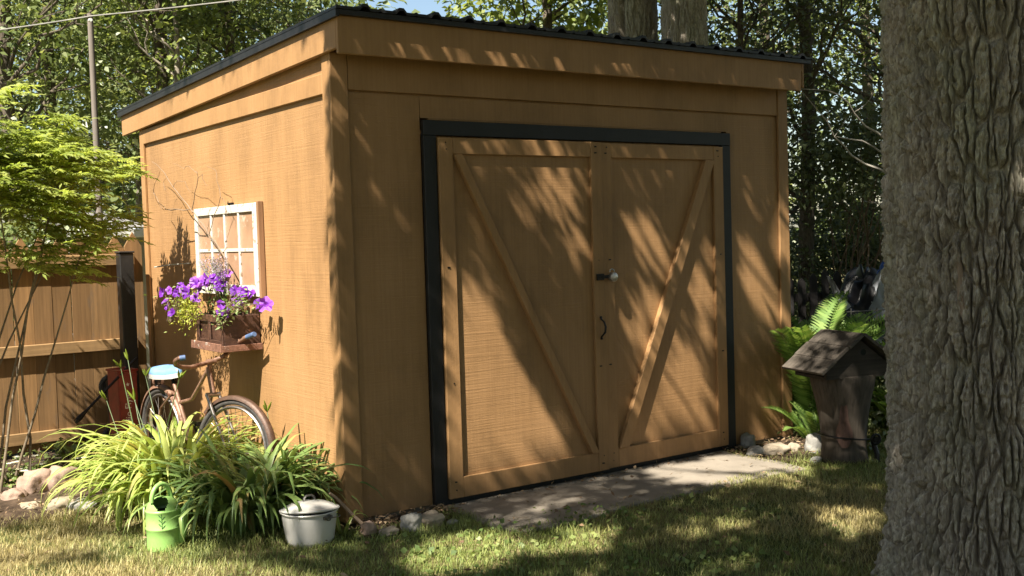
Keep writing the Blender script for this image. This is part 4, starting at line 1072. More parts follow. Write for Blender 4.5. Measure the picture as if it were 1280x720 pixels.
tr, _ = bark_trunk('trunk', -.08, 3.6, 1150, 1200, r_oak, .068, .036, .26, 21, 'oakbark', oak)
m = MB()
zb_ = 3.58
m.tube([(0, 0, zb_), (.03, 0, 4.4), (.0, .1, 5.3), (-.2, .3, 6.4)], [.44, .42, .40, .30], 20, cap=False)
tips = []
for e, r in (((-4.8, -1.0, 8.2), .19), ((-3.6, 1.2, 8.6), .18), ((-2.6, -2.6, 8.8), .16), ((2.6, -1.0, 8.4), .17), ((3.5, 2.0, 8.8), .17), ((1.0, 3.2, 9.0), .15), ((-.6, .8, 10.6), .2)):
    pp = limb(m, (0, .05, random.uniform(4.4, 6.0)), e, r, .05, .07, 8, .03, 10); tips += pp[3:]
    for q in pp[2:]:
        for z in range(3):
            e2 = q+Vector((random.gauss(0, 1.0), random.gauss(0, 1.0), random.gauss(.2, .5))); p2 = limb(m, q, e2, .05, .012, .1, 5, 0, 6); tips.append(p2[-1])
m.build('limbs', 'bark', oak, smooth=60)
# pale scar where the bark has split away
def on_oak(px, py, dr):
    d = ray(px, py); o2 = CAM-OK; a = d.x**2+d.y**2; b = 2*(o2.x*d.x+o2.y*d.y)
    rr = float(r_oak(np.array(1.2), np.array(-2.4)))+dr; c = o2.x**2+o2.y**2-rr*rr; s = (-b-math.sqrt(b*b-4*a*c))/(2*a); return o2+d*s
m = MB(); L_ = [(1193, 308, 2), (1196, 318, 3), (1198, 330, 4), (1199, 345, 5), (1201, 360, 5), (1203, 375, 6), (1205, 390, 6), (1208, 402, 4)]
vsx = []
for px, py, w_ in L_: vsx += [on_oak(px-w_, py, -.012), on_oak(px, py, .004), on_oak(px+w_, py, -.012)]
m.add(vsx, [f for i in range(len(L_)-1) for f in ((i*3, i*3+1, i*3+4, i*3+3), (i*3+1, i*3+2, i*3+5, i*3+4))]); m.build('bare_scar', 'scar', tr, smooth=80)

# crown: leaf clumps placed at crown height; gaps are left where the sun reaches the shed, the beds and patches of lawn
def inpoly(P, poly):
    x, y = P[:, 0], P[:, 1]; r = np.zeros(len(P), bool); n = len(poly)
    for i in range(n):
        (x0, y0), (x1, y1) = poly[i], poly[(i+1) % n]
        c = ((y0 > y) != (y1 > y)) & (x < (x1-x0)*(y-y0)/((y1-y0) or 1e-9)+x0); r ^= c
    return r
s_ = np.array(SUN); e1 = unit(np.cross(s_, [0, 0, 1.])[None])[0]; e2 = np.cross(s_, e1)
NC = 130000
uv = rng.uniform(-1, 1, (NC, 2))*np.array([8.5, 8.0])
P0 = np.array([1.5, -.5, 0])+uv[:, :1]*e1+uv[:, 1:]*e2+s_*30
def first_hit(P):
    best = np.full(len(P), 1e9); kind = np.zeros(len(P), int); d = -s_
    def test(axis, val, cond, k):
        nonlocal best, kind
        t = (val-P[:, axis])/d[axis]; Q = P+t[:, None]*d; ok = cond(Q) & (t < best) & (t > 0)
        best = np.where(ok, t, best); kind = np.where(ok, k, kind)
    test(2, 0.0, lambda Q: np.ones(len(Q), bool), 1)
    test(1, -.03, lambda Q: (Q[:, 0] > 0) & (Q[:, 0] < W) & (Q[:, 2] > 0) & (Q[:, 2] < 2.65), 2)
    test(1, -.187, lambda Q: (Q[:, 0] > -.05) & (Q[:, 0] < W) & (Q[:, 2] > 2.6) & (Q[:, 2] < 2.88), 3)
    test(0, -.02, lambda Q: (Q[:, 1] > -.02) & (Q[:, 1] < D) & (Q[:, 2] > 0) & (Q[:, 2] < 2.8), 4)
    test(2, 2.88, lambda Q: (Q[:, 0] > -.07) & (Q[:, 0] < W+.07) & (Q[:, 1] > -.2) & (Q[:, 1] < D+.4), 5)
    return P+best[:, None]*d, kind
Hh_, kind = first_hit(P0)
def light_map(Hh_, kind):
    PX, dep = project(Hh_)
    T = np.full(len(Hh_), .035)
    T[kind == 4] = np.where((Hh_[kind == 4, 1] < .10) & (Hh_[kind == 4, 2] < 2.5), .4, 1); T[kind == 5] = .3; T[kind == 2] = .015; T[kind == 3] = .66
    g = kind == 1; X, Y = Hh_[:, 0], Hh_[:, 1]
    T[g & (X > 3.6) & (Y > -.9) & (X < 5.2) & (Y < .7)] = .75
    T[g & (X > 3.4) & (X < 5.0) & (Y < -.38) & (Y > -1.1)] = .13
    T[g & (X > 5.4)] = .12
    T[g & (Y > 3.3) & (X < 5)] = 1.0
    T[g & (X < -.05) & (Y > .1)] = 1.0                      # lily bed, bike, shrub and fence stand in the sun
    T[g & (X < -.40) & (Y > -.15)] = 1.0
    T[g & (X < -1.0) & (Y > -.6)] = .9
    T[g & (X < -2.2)] = .6
    def setp(k, poly, val):
        T[(kind == k) & (dep > 0) & inpoly(PX, poly)] = val
    setp(1, [(0, 610), (175, 640), (190, 690), (300, 700), (440, 725), (0, 725)], .9)
    setp(1, [(0, 655), (90, 648), (190, 658), (180, 670), (60, 672)], .2)
    setp(1, [(0, 692), (120, 688), (160, 703), (60, 709), (0, 703)], .2)
    setp(1, [(255, 610), (440, 630), (440, 692), (255, 700)], .2)
    setp(1, [(365, 630), (445, 630), (445, 690), (375, 690)], .38)
    setp(1, [(500, 712), (540, 672), (640, 662), (672, 688), (620, 716), (520, 722)], 1)
    setp(1, [(660, 692), (720, 654), (785, 664), (750, 696)], .85)
    setp(1, [(605, 660), (650, 638), (720, 608), (775, 600), (700, 645), (645, 672)], .3)
    setp(1, [(790, 592), (920, 568), (1010, 585), (995, 604), (860, 610)], 1)
    setp(1, [(960, 555), (1025, 555), (1015, 612), (960, 604)], .75)
    setp(1, [(1000, 630), (1110, 640), (1110, 668), (1020, 655)], .6)
    setp(1, [(810, 660), (900, 645), (960, 655), (900, 675)], .4)
    
    setp(2, [(440, 90), (545, 90), (545, 660), (440, 660)], .008)
    setp(2, [(440, 520), (545, 520), (545, 660), (440, 660)], .14)
    setp(2, [(556, 230), (600, 260), (640, 400), (560, 400)], .35); setp(2, [(556, 340), (598, 350), (645, 430), (716, 570), (700, 598), (550, 636)], 1)
    setp(2, [(606, 250), (660, 232), (690, 270), (650, 320)], .30)
    setp(2, [(672, 218), (740, 200), (742, 335), (715, 335), (690, 270)], .6)
    setp(2, [(650, 340), (742, 352), (748, 590), (718, 560)], .01)
    setp(2, [(782, 235), (815, 245), (850, 330), (820, 360), (785, 330)], .5)
    setp(2, [(778, 345), (835, 375), (805, 450), (778, 420)], 1)
    setp(2, [(840, 410), (890, 460), (895, 545), (800, 556), (796, 500)], .95)
    setp(2, [(858, 320), (888, 290), (892, 440), (868, 420)], .8)
    setp(2, [(912, 240), (982, 240), (984, 400), (918, 370)], .85)
    setp(2, [(918, 420), (984, 450), (984, 550), (920, 540)], .35)
    setp(3, [(425, 0), (600, 0), (600, 110), (425, 110)], 1)
    pd = (X-1.7)*.399-(Y+2.9)*.917
    T[g & (np.abs(pd) < .56) & (X > 1.4) & (X < 4.0) & (Y < -1.7)] = 1e-4
    return T
T = light_map(Hh_, kind)
T[np.isin(kind, (2, 3))] = 1
la = .0030; lam = -np.log(T)/(la*.62)                       # leaves wanted per square metre across the sun
area = 17.*16.
ng = 7; acc = rng.random(NC) < lam*area/NC/ng
Pc = P0[acc]; Hc = Hh_[acc]
zt = np.where(np.isin(kind[acc], (2, 3)), 5.2+2.6*rng.random(len(Pc)), 6.0+4.2*rng.random(len(Pc))**1.2)+.6*np.sin(Pc[:, 0]*1.1)*np.cos(Pc[:, 1]*.9)
tt = (zt-Hc[:, 2])/s_[2]; Cc = Hc+tt[:, None]*s_
# nothing of the crown hangs into view in front of the shed
pxc, dc = project(Cc); keep = ~((dc > 0) & (pxc[:, 1] > -120) & (pxc[:, 0] > -200) & (pxc[:, 0] < 1480))
Cc = Cc[keep]
n = len(Cc); wallk = np.repeat(np.isin(kind[acc][keep], (2, 3)), ng); cs = np.repeat(Cc, ng, 0)+rng.normal(size=(n*ng, 3))*np.where(wallk, .05, .075)[:, None]
Ls = rng.uniform(.085, .135, n*ng)
# finer sprays over the front of the shed, where the sun only grazes
na = 110000
wx = rng.uniform(-.02, W+.02, na); wz = rng.uniform(0, 2.90, na); wy = np.where(wz > 2.64, -.188, -.03)
Hw = np.stack([wx, wy, wz], 1); Tw = light_map(Hw, np.where(wz > 2.64, 3, 2))
inc = float(-np.dot([0, -1., 0], s_)); inc = abs(inc)
lamw = -np.log(Tw)/(.0030*.50*.62); pw = lamw*(W*2.9*inc)/na/5
print('wall prob', pw.max())
aw = rng.random(na) < pw; Hw = Hw[aw]
zw = 4.5+2.3*rng.random(len(Hw)); Cw = Hw+((zw-Hw[:, 2])/s_[2])[:, None]*s_
cw = np.repeat(Cw, 5, 0)+rng.normal(size=(len(Cw)*5, 3))*.035
cs = np.concatenate([cs, cw]); Ls = np.concatenate([Ls, rng.uniform(.06, .10, len(cw))])
h2, k2 = first_hit(cs+s_*30)
T2 = light_map(h2, k2); ok2 = rng.random(len(T2)) > np.clip((T2-.3)/.5, 0, 1)
cs = cs[ok2]; Ls = Ls[ok2]; nl = len(cs)
link('crown', leaf_mesh('crown', cs-np.array(OK), randdir(nl)+np.array([0, 0, -.2]), rng.normal(size=(nl, 3))*.7+np.array([0, 0, .9]), Ls, Ls*.72, rng.random(nl)), 'leaf_mid', oak)
print('oak leaves', n*ng)

# ------------------------------------------------------------------ trees behind the shed
def bigtrunk(label, px, dep, wpx, seed, lean, cleft=False):
    p = at(px, 30, dep); R = wpx/FPX*dep/2
    t = thing('rear_tree', label, 'tree', (p.x, p.y, 0), 0, 'big trunks behind the shed')
    def rf(Z, T):
        r = R*(1-.02*(Z-3))+.03*np.exp(-Z/.3)
        if cleft:
            r = r-R*.42*np.exp(-((T-CL)/.16)**2)+R*.10*np.exp(-((T-CL-.45)/.3)**2)
        return r
    CL = (math.atan2(CAM.y-p.y, CAM.x-p.x)-.52) % (2*PI)
    bark_trunk('trunk', -.05, 6.2, 420, 260, rf, .03, .045, .30, seed, 'oakbark', t, R=R)
    m = MB(); cen = []
    for k in range(8):
        a = 2*PI*k/8+seed; e = Vector((math.cos(a)*random.uniform(1.5, 3.2), math.sin(a)*random.uniform(1.5, 3.2), random.uniform(6.8, 9.5)))
        pp = limb(m, (0, 0, random.uniform(5.6, 6.1)), e, R*.45, .04, .06, 7, .03, 8); cen += [np.array(q) for q in pp[2:]]
    m.tube([(0, 0, 6.15), (.1, .1, 8.2), (0, .2, 10)], [R*.95, R*.6, .05], 14)
    m.build('limbs', 'bark', t, smooth=60)
    cen = np.array(cen); cen = np.concatenate([cen+rng.normal(size=cen.shape)*np.array([.9, .9, .6]) for q in range(9)])
    cen = cen[cen[:, 2] > 5.6]
    leaf_cloud('crown', cen, 26, .28, .12, 'leaf_mid', t, (0, 0, 0))
bigtrunk('thick furrowed trunk with a dark cleft behind the shed roof, left of two', 791, 11.0, 61, 31, 0, True)
bigtrunk('thick evenly furrowed trunk behind the shed roof, right of two', 855, 10.6, 56, 41, 0)

GB = 'woodland trees in the background'
def T_(name, label, px, dep, H, r, blobs, ncl, per, sig, L, leaf, bark, **kw):
    p = at(px, 300, dep); return tree(name, label, 'tree', (p.x, p.y, 0), H, r, blobs, ncl, per, sig, L*1.08, leaf, bark, group=GB, **kw)
# left woodland, seen above the fence and the low end of the roof
T_('woodland_tree', 'dark leafy tree at the far left behind the shrub', 20, 14, 8, .13, [(0, 0, 4.6, 1.9, 1.9, 2.2, 1)], 190, 40, .24, .085, 'leaf_mid', 'bark')
T_('woodland_tree', 'slim dark trunked tree just left of the utility pole', 75, 16, 9, .11, [(0, 0, 5.4, 1.6, 1.6, 2.2, 1), (.3, 0, 3.0, 1.1, 1.1, .8, .25)], 170, 40, .25, .085, 'leaf_mid', 'bark')
T_('woodland_tree', 'sunny leafed tree right of the utility pole', 165, 17.5, 8, .09, [(0, 0, 4.7, 1.7, 1.6, 2.4, 1)], 200, 40, .25, .08, 'leaf_light', 'palebark', lean=(.5, 0))
T_('woodland_tree', 'dark twin leafed tree behind the roof with a straight black trunk', 214, 15, 9, .13, [(0, 0, 5.3, 1.5, 1.6, 2.1, 1), (-.6, .2, 3.2, .8, .8, .7, .2)], 150, 40, .25, .085, 'leaf_mid', 'bark')
T_('woodland_tree', 'pale slim birch like trunk beside the black trunk above the roof edge', 223, 14, 7.5, .055, [(.3, 0, 5.2, 1.2, 1.2, 1.5, 1)], 90, 36, .22, .075, 'leaf_light', 'palebark', lean=(.15, 0))
T_('woodland_tree', 'leafy tree over the middle of the sloping side roof', 300, 16, 9, .12, [(0, 0, 5.2, 1.9, 1.9, 2.1, 1)], 190, 40, .25, .085, 'leaf_mid', 'bark')
T_('woodland_tree', 'airy tree above the roof corner letting the sky through', 385, 18, 9, .11, [(-.2, 0, 5.4, 1.5, 1.8, 1.8, 1)], 130, 36, .27, .085, 'leaf_mid', 'bark')
T_('woodland_tree', 'sunlit big leafed tree behind the middle of the roof', 690, 15, 8, .11, [(0, 0, 5.2, 1.25, 1.3, 1.8, 1)], 150, 36, .22, .11, 'leaf_light', 'bark')
# right woodland: dense and deep in shade
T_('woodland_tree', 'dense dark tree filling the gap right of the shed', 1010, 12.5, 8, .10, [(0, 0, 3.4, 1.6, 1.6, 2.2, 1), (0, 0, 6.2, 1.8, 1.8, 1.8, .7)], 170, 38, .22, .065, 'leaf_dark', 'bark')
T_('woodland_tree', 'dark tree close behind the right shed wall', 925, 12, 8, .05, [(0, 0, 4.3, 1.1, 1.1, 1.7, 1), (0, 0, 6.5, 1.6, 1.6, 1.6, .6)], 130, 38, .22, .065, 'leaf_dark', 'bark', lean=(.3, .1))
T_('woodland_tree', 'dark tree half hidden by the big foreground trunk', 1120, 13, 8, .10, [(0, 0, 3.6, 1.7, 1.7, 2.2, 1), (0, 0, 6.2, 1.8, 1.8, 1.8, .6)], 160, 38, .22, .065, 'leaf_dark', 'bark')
T_('woodland_tree', 'mid green tree seen between the rear trunks and the dark trees', 960, 17, 9, .12, [(0, 0, 5.2, 2.0, 2.0, 2.2, 1)], 190, 40, .25, .085, 'leaf_mid', 'bark')
T_('woodland_tree', 'bright green tree just left of the big foreground trunk high up', 1085, 18, 9, .12, [(0, 0, 5.4, 2.0, 2.0, 2.0, 1)], 170, 40, .25, .085, 'leaf_light', 'bark')
T_('woodland_tree', 'shaded tree beyond the frame to the right of the big trunk', 1340, 15, 9, .12, [(0, 0, 5.0, 2.2, 2.2, 2.6, 1)], 170, 40, .25, .085, 'leaf_mid', 'bark')
# undergrowth in the gap on the right
def bush(label, px, dep, z, ax, az, ncl, per, sig, L, leaf, name='understory_bush', grp='undergrowth bushes', bark='stem'):
    p = at(px, 400, dep); t = thing(name, label, 'bush', (p.x, p.y, 0), 0, grp); m = MB()
    d = randdir(ncl)*(rng.random(ncl)**.45)[:, None]*np.array([ax, ax, az]); c = np.array([0, 0, z])+d; c = c[c[:, 2] > .06]
    for k in range(0, len(c), max(1, len(c)//14)): limb(m, (random.gauss(0, .05), random.gauss(0, .05), 0), c[k], .014, .004, .1, 5, .05, 5)
    m.build('stems', bark, t); leaf_cloud('foliage', c, per, sig, L, leaf, t, (0, 0, 0))
bush('leafy green bush beyond the cedar fence behind the bright shrub', 45, 11.5, 1.5, .8, .8, 110, 38, .2, .075, 'leaf_mid')
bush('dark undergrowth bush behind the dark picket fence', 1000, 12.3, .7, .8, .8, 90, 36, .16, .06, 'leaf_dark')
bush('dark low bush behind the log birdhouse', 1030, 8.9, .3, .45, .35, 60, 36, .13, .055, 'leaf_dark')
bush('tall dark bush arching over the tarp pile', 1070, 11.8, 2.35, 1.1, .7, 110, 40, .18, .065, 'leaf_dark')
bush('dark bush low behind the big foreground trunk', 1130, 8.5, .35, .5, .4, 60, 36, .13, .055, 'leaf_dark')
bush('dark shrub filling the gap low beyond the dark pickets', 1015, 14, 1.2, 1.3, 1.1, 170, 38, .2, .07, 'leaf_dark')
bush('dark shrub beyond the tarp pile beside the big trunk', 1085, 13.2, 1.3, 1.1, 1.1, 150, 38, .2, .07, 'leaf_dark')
bush('sunlit low bush seen beside the big trunk above the tarps', 1100, 15, 1.7, .9, .6, 60, 36, .2, .08, 'leaf_light')
# far wood closing the view
def farwood():
    az = np.radians(rng.uniform(-8, 80, 2600)); R = rng.uniform(24, 36, 2600); z = rng.random(2600)**.8*10
    keep = ~((np.degrees(az) > 34) & (np.degrees(az) < 68) & (rng.random(2600) < .72))
    C = np.stack([CAM.x+np.sin(az)*R, CAM.y+np.cos(az)*R, z], 1)[keep]
    # thin where the picture shows open sky above the roof
    px_, d_ = project(C); C = C[~((px_[:, 0] > 435) & (px_[:, 0] < 600) & (px_[:, 1] < 40))]
    o = leaf_cloud('far_wood', C, 34, .75, .26, 'leaf_mid', None, (0, 0, 0)); tag(o, kind='stuff')
farwood()
def sky_screen():  # unseen foliage behind the camera, added to cut skylight and deepen the shade
    az = np.radians(rng.uniform(95, 340, 1500)); R = rng.uniform(13, 22, 1500); z = rng.random(1500)**.9*12+.3
    C = np.stack([CAM.x+np.sin(az)*R, CAM.y+np.cos(az)*R, z], 1)
    # gap left open on the sun side so direct light still arrives
    d = np.stack([np.sin(az), np.cos(az)], 1)@np.array([-.917, -.399]); C = C[(d < .8) | (z < 7)]
    o = leaf_cloud('sky_screen_leaves', C, 30, .7, .34, 'leaf_mid', None, (0, 0, 0)); tag(o, kind='stuff')
sky_screen()

# ------------------------------------------------------------------ bright shrub on the left, many stems, layered sprays
SB = Vector((-1.35, 2.45, 0))
shr = thing('shrub', 'bright yellow green many stemmed shrub with drooping sprays in front of the fence', 'shrub', SB)
m = MB(); C = []; Dd = []; Nn = []
stems = []
for k in range(16):
    a = random.uniform(-.9, 2.6); tip = Vector((random.uniform(-.8, 1.0), random.uniform(-.5, .4), random.uniform(1.9, 2.6)))
    b = Vector((random.gauss(-.12, .12), random.gauss(0, .08), 0)); md = b.lerp(tip, .5)+Vector((random.gauss(-.05, .08), random.gauss(0, .08), random.uniform(-.05, .15)))
    P = []
    for i in range(9):
        t_ = i/8; p = b*(1-t_)**2+md*2*t_*(1-t_)+tip*t_*t_; P.append(p+Vector((random.gauss(0, .012), random.gauss(0, .012), 0)))
    m.tube(P, [.0105*(1-.78*i/8) for i in range(9)], 6); stems += P[4:]
m.build('stems', 'shrubstem', shr, smooth=60)
nsp = 1600
for k in range(nsp):
    # shell of an uneven dome
    while True:
        d = Vector((random.gauss(0, 1), random.gauss(0, 1), random.gauss(.15, 1))).normalized(); rr = random.random()**.35
        p = Vector((.06+d.x*.88*rr, -.0+d.y*.42*rr, 2.02+d.z*.64*rr))
        p.z += .10*math.sin(p.x*6+1)+.06*math.sin(p.y*9)
        if p.z > 1.38 and mnoise.noise(Vector((p.x*2.4, p.y*2.4, p.z*4.2))+Vector((5, 1, 3))) > -.05: break
    az = math.atan2(d.y, d.x)+random.gauss(0, .6); L = random.uniform(.14, .26); el = random.uniform(-.1, .5)
    ax = Vector((math.cos(az)*math.cos(el), math.sin(az)*math.cos(el), math.sin(el))); sd = Vector((-ax.y, ax.x, 0)).normalized(); up = sd.cross(ax)
    if up.z < 0: up = -up
    for q in range(9):
        t_ = (q+1)/9; c = p+ax*L*t_-Vector((0, 0, .22*L*t_*t_))
        for s in ((-1, 1) if q < 8 else (0,)):
            C.append(c); Dd.append((ax*.75+sd*s*.8 if s else ax)+Vector((0, 0, -.25+random.gauss(0, .18)))); Nn.append(up+SUN*.6+Vector((random.gauss(0, .3), random.gauss(0, .3), random.gauss(0, .3))))
C = np.array(C); n = len(C); tone = np.repeat(rng.random(nsp), 17)[:n]*.5+rng.random(n)*.5
link('foliage', leaf_mesh('foliage', C, np.array(Dd), np.array(Nn), rng.uniform(.045, .075, n), rng.uniform(.016, .026, n), tone, six=True), 'shrub', shr)
# leggy lower leaves and a second plant left of it
bush('small broad leaved seedling in the soil below the fence', 75, 8.05, .16, .09, .06, 8, 3, .03, .09, 'cover', 'seedling', None)
def low(label, pts, per, sig, L, mat, name, flowers=0, cat='ground cover'):
    o = onz(*pts[0], 0); t = thing(name, label, cat, (o.x, o.y, 0)); c = np.array([tuple(onz(a, b, 0)-o) for a, b in pts]); c[:, 2] = .05
    leaf_cloud('leaves', c, per, sig, L, mat, t, (0, 0, 0), flat=.4)
    if flowers:
        n = flowers; cc = c[rng.integers(0, len(c), n)]+rng.normal(size=(n, 3))*np.array([sig, sig, .02])+np.array([0, 0, .07]); 
        for c1 in cc: link('flower', leaf_mesh('flower', np.repeat(c1[None], 7, 0), np.stack([np.cos(np.arange(7)*.9), np.sin(np.arange(7)*.9), np.full(7, .25)], 1), np.array([0, 0, 1.])+rng.normal(size=(7, 3))*.2, .03, .022, rng.random(7)), 'whiteflower', t)
low('low pale leaved groundcover with small white flowers at the left bed edge', [(5, 608), (20, 602), (35, 597), (12, 612), (52, 596), (62, 590), (30, 606), (-12, 606), (95, 600)], 70, .07, .04, 'cover', 'groundcover', 26)
low('dark leafy weeds in the shade below the fence at the left edge', [(5, 575), (20, 578), (-10, 572), (35, 572), (58, 575)], 60, .1, .045, 'leaf_mid', 'weeds')
low('leafy weeds at the foot of the birdhouse and ferns', [(1098, 560), (1110, 548), (1090, 570), (1120, 560), (1005, 548), (1025, 550)], 45, .09, .045, 'leaf_mid', 'weeds')

# ------------------------------------------------------------------ ferns
def fern(label, loc, n, Lr, az0=0, azr=PI, up=(45, 80)):
    t = thing('fern', label, 'fern', loc, 0, 'ferns behind the birdhouse'); m = MB(); C = []; Dd = []; Nn = []; LL = []; WW = []
    for k in range(n):
        az = az0+random.uniform(-azr, azr); L = random.uniform(*Lr); el = math.radians(random.uniform(*up)); p = Vector((random.gauss(0, .03), random.gauss(0, .03), 0)); P = [p]; ns = 24
        dh = Vector((math.cos(az), math.sin(az), 0)); sd = Vector((-dh.y, dh.x, 0)); roll = random.gauss(0, .25)
        for s in range(ns):
            d = dh*math.cos(el)+Vector((0, 0, 1))*math.sin(el); q = p+d*L/ns; t_ = (s+1)/ns
            if t_ > .12:
                up_ = sd.cross(d); pl = L*.20*math.sin(PI*min(1, (t_-.05)*.98))**.8*(1.15-.55*t_)+.006
                for h in (0, .5):
                    c = p.lerp(q, h)
                    for sg in (-1, 1): C.append(c); Dd.append(sd*sg+d*.42+up_*(sg*roll-.12)); Nn.append(up_); LL.append(pl*random.uniform(.85, 1.1)); WW.append(L/ns*.52)
            p = q; P.append(p); el -= random.uniform(.9, 1.5)/ns*(.35+1.1*t_)
        m.tube(P[::3], [.004*(1-.8*i/len(P[::3])) for i in range(len(P[::3]))], 5)
    m.build('stalks', 'cover', t); n_ = len(C)
    link('fronds', leaf_mesh('fronds', np.array(C), np.array(Dd), np.array(Nn), np.array(LL), np.array(WW), rng.random(n_), droop=.12), 'fern', t)
def gp(px, dep): p = at(px, 400, dep); return (p.x, p.y, 0)
fern('lush tall fern against the right shed corner', gp(1018, 8.5), 38, (.9, 1.3), up=(64, 88))
fern('arching fern behind the birdhouse roof', gp(1078, 8.8), 26, (.65, .95), up=(58, 86))
fern('low fern between the shed corner and the birdhouse', gp(1012, 8.2), 14, (.35, .55))
fern('pale sunlit fern beside the big trunk, right of the birdhouse', gp(1128, 8.3), 15, (.5, .8))
fern('small fern low behind the birdhouse log', gp(1100, 8.6), 12, (.45, .7))

# ------------------------------------------------------------------ neighbours' things
nb = thing('neighbour_outbuilding', 'pale grey outbuilding with a white gutter beyond the cedar fence', 'outbuilding', (-.4, 6.6, 0))
MB().box((.62, .2, 0), (1.45, 2.2, 1.80)).build('wall', 'nb_wall', nb)
m = MB(); m.hexa([(.55, 0, 1.805), (1.5, 0, 1.805), (1.5, 2.4, 2.08), (.55, 2.4, 2.08), (.55, 0, 1.84), (1.5, 0, 1.84), (1.5, 2.4, 2.12), (.55, 2.4, 2.12)]); m.build('roof', 'nb_roof', nb)
MB().box((.54, -.07, 1.74), (1.51, -.002, 1.84)).build('gutter', 'nb_white', nb, bevel=.01)
MB().box((.8, .19, .9), (1.2, .199, 1.5)).build('window', 'nb_white', nb)
# utility pole and cable
pp_ = at(117, 110, 11.4); pl = thing('utility_pole', 'weathered grey utility pole among the trees behind the fence', 'pole', (pp_.x, pp_.y, 0))
topz = at(114, 18, 11.4).z
MB().tube([(0, 0, -.2), (0, 0, 2), (0, 0, topz)], [.036, .033, .030], 14).build('shaft', 'pole', pl, smooth=60)
m = MB(); m.tube([(-.02, -.05, topz-.08), (-.02, -.09, topz-.08)], .018, 10); m.build('insulator', 'nb_white', pl)
a = at(-260, 60, 11.5); c_ = at(114, 20, 11.33); b = at(300, -3, 11.3); e_ = at(700, -60, 11.2)
m = MB(); P = []
for A, B in ((a, c_), (c_, e_)):
    for i in range(14): t_ = i/14; q = A.lerp(B, t_); q.z -= .05*4*t_*(1-t_); P.append(q-a)
P.append(e_-a); o = m.tube(P, .0075, 6).build('overhead_cable', 'wire', None, loc=a); tag(o, 'thin pale overhead cable crossing the trees at the upper left', 'cable')
# dark picket fence far right
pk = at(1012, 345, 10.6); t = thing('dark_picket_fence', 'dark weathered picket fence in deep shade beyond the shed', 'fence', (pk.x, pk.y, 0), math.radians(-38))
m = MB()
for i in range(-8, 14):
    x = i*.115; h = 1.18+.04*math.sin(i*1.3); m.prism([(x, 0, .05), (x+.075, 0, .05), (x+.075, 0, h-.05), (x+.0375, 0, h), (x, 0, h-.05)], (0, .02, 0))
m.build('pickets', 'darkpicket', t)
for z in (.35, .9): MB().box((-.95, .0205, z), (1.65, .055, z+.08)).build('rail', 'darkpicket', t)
# tarp covered pile: a lumpy draped heap
def heap(name, label, cat, c, ax, ay, az, seed, mat, group=None, wr=.10):
    n, k = 64, 26; V = []; 
    for i in range(k+1):
        ph = i/k*PI*.5
        for j in range(n):
            a = 2*PI*j/n; d = Vector((math.cos(a)*math.cos(ph), math.sin(a)*math.cos(ph), math.sin(ph)))
            f = 1+.25*mnoise.noise(d*1.3+Vector((seed, 0, 0)))+wr*math.sin(a*7+5*mnoise.noise(d*2+Vector((seed, 2, 0))))*math.cos(ph)**.5+.07*mnoise.noise(d*5+Vector((0, seed, 0)))
            V.append((d.x*ax*f, d.y*ay*f, max(0, d.z)**.7*az*f))
    F = [(i*n+j, i*n+(j+1) % n, (i+1)*n+(j+1) % n, (i+1)*n+j) for i in range(k) for j in range(n)]
    me = np_mesh(name, np.array(V), np.array(F), smooth=True); o = link(name, me, mat, None, c); tag(o, label, cat, group); return o
pt = at(1080, 380, 10.2); heap('tarp_pile', 'heap under a crumpled black tarp behind the birdhouse', 'tarp pile', (pt.x, pt.y, 0), .62, .5, 1.12, 3, 'blacktarp')
pt = at(1106, 360, 10.0); heap('blue_tarp', 'blue tarp bundled on the right side of the black heap', 'tarp', (pt.x+.05, pt.y-.12, .62), .17, .25, .72, 5, 'bluetarp')
pt = at(1112, 345, 9.75); heap('grey_tarp', 'pale grey tarp folded over the heap beside the big trunk', 'tarp', (pt.x, pt.y, .78), .17, .2, .42, 8, 'greytarp')
pt = at(1052, 380, 9.8); 
m = MB(); q0 = [at(1036, 345, 9.9), at(1043, 352, 9.8), at(1052, 368, 9.7), at(1064, 383, 9.7), at(1058, 388, 9.7), at(1050, 386, 9.75), at(1046, 372, 9.8)]
o = q0[0]; m.prism([p-o for p in q0], Vector((.03, .05, .0))); t = m.build('grey_sheet', 'greytarp', None, loc=o); tag(t, 'small pale grey sheet hanging at the left side of the black heap', 'tarp')
# wire rack in front of the heap
rk = at(1088, 430, 9.2); t = thing('wire_rack', 'rusty thin wire rack standing before the black heap', 'rack', (rk.x, rk.y, 0), math.radians(-36)); m = MB()
for x in (-.16, .06, .32): m.tube([(x, 0, 0), (x, 0, .93)], .006, 6)
for z in (.45, .72, .90): m.tube([(-.2, 0, z), (.4, .0, z+.02)], .005, 6)
for x in (-.05, .16): m.tube([(x, 0, .45), (x, 0, .9)], .003, 5)
m.build('frame', 'dk_steel', t)
m = MB(); m.tube([(.06, -.02, .60), (.06, -.02, .66)], [.02, .03], 10); m.build('hanging_cup', 'white', t)
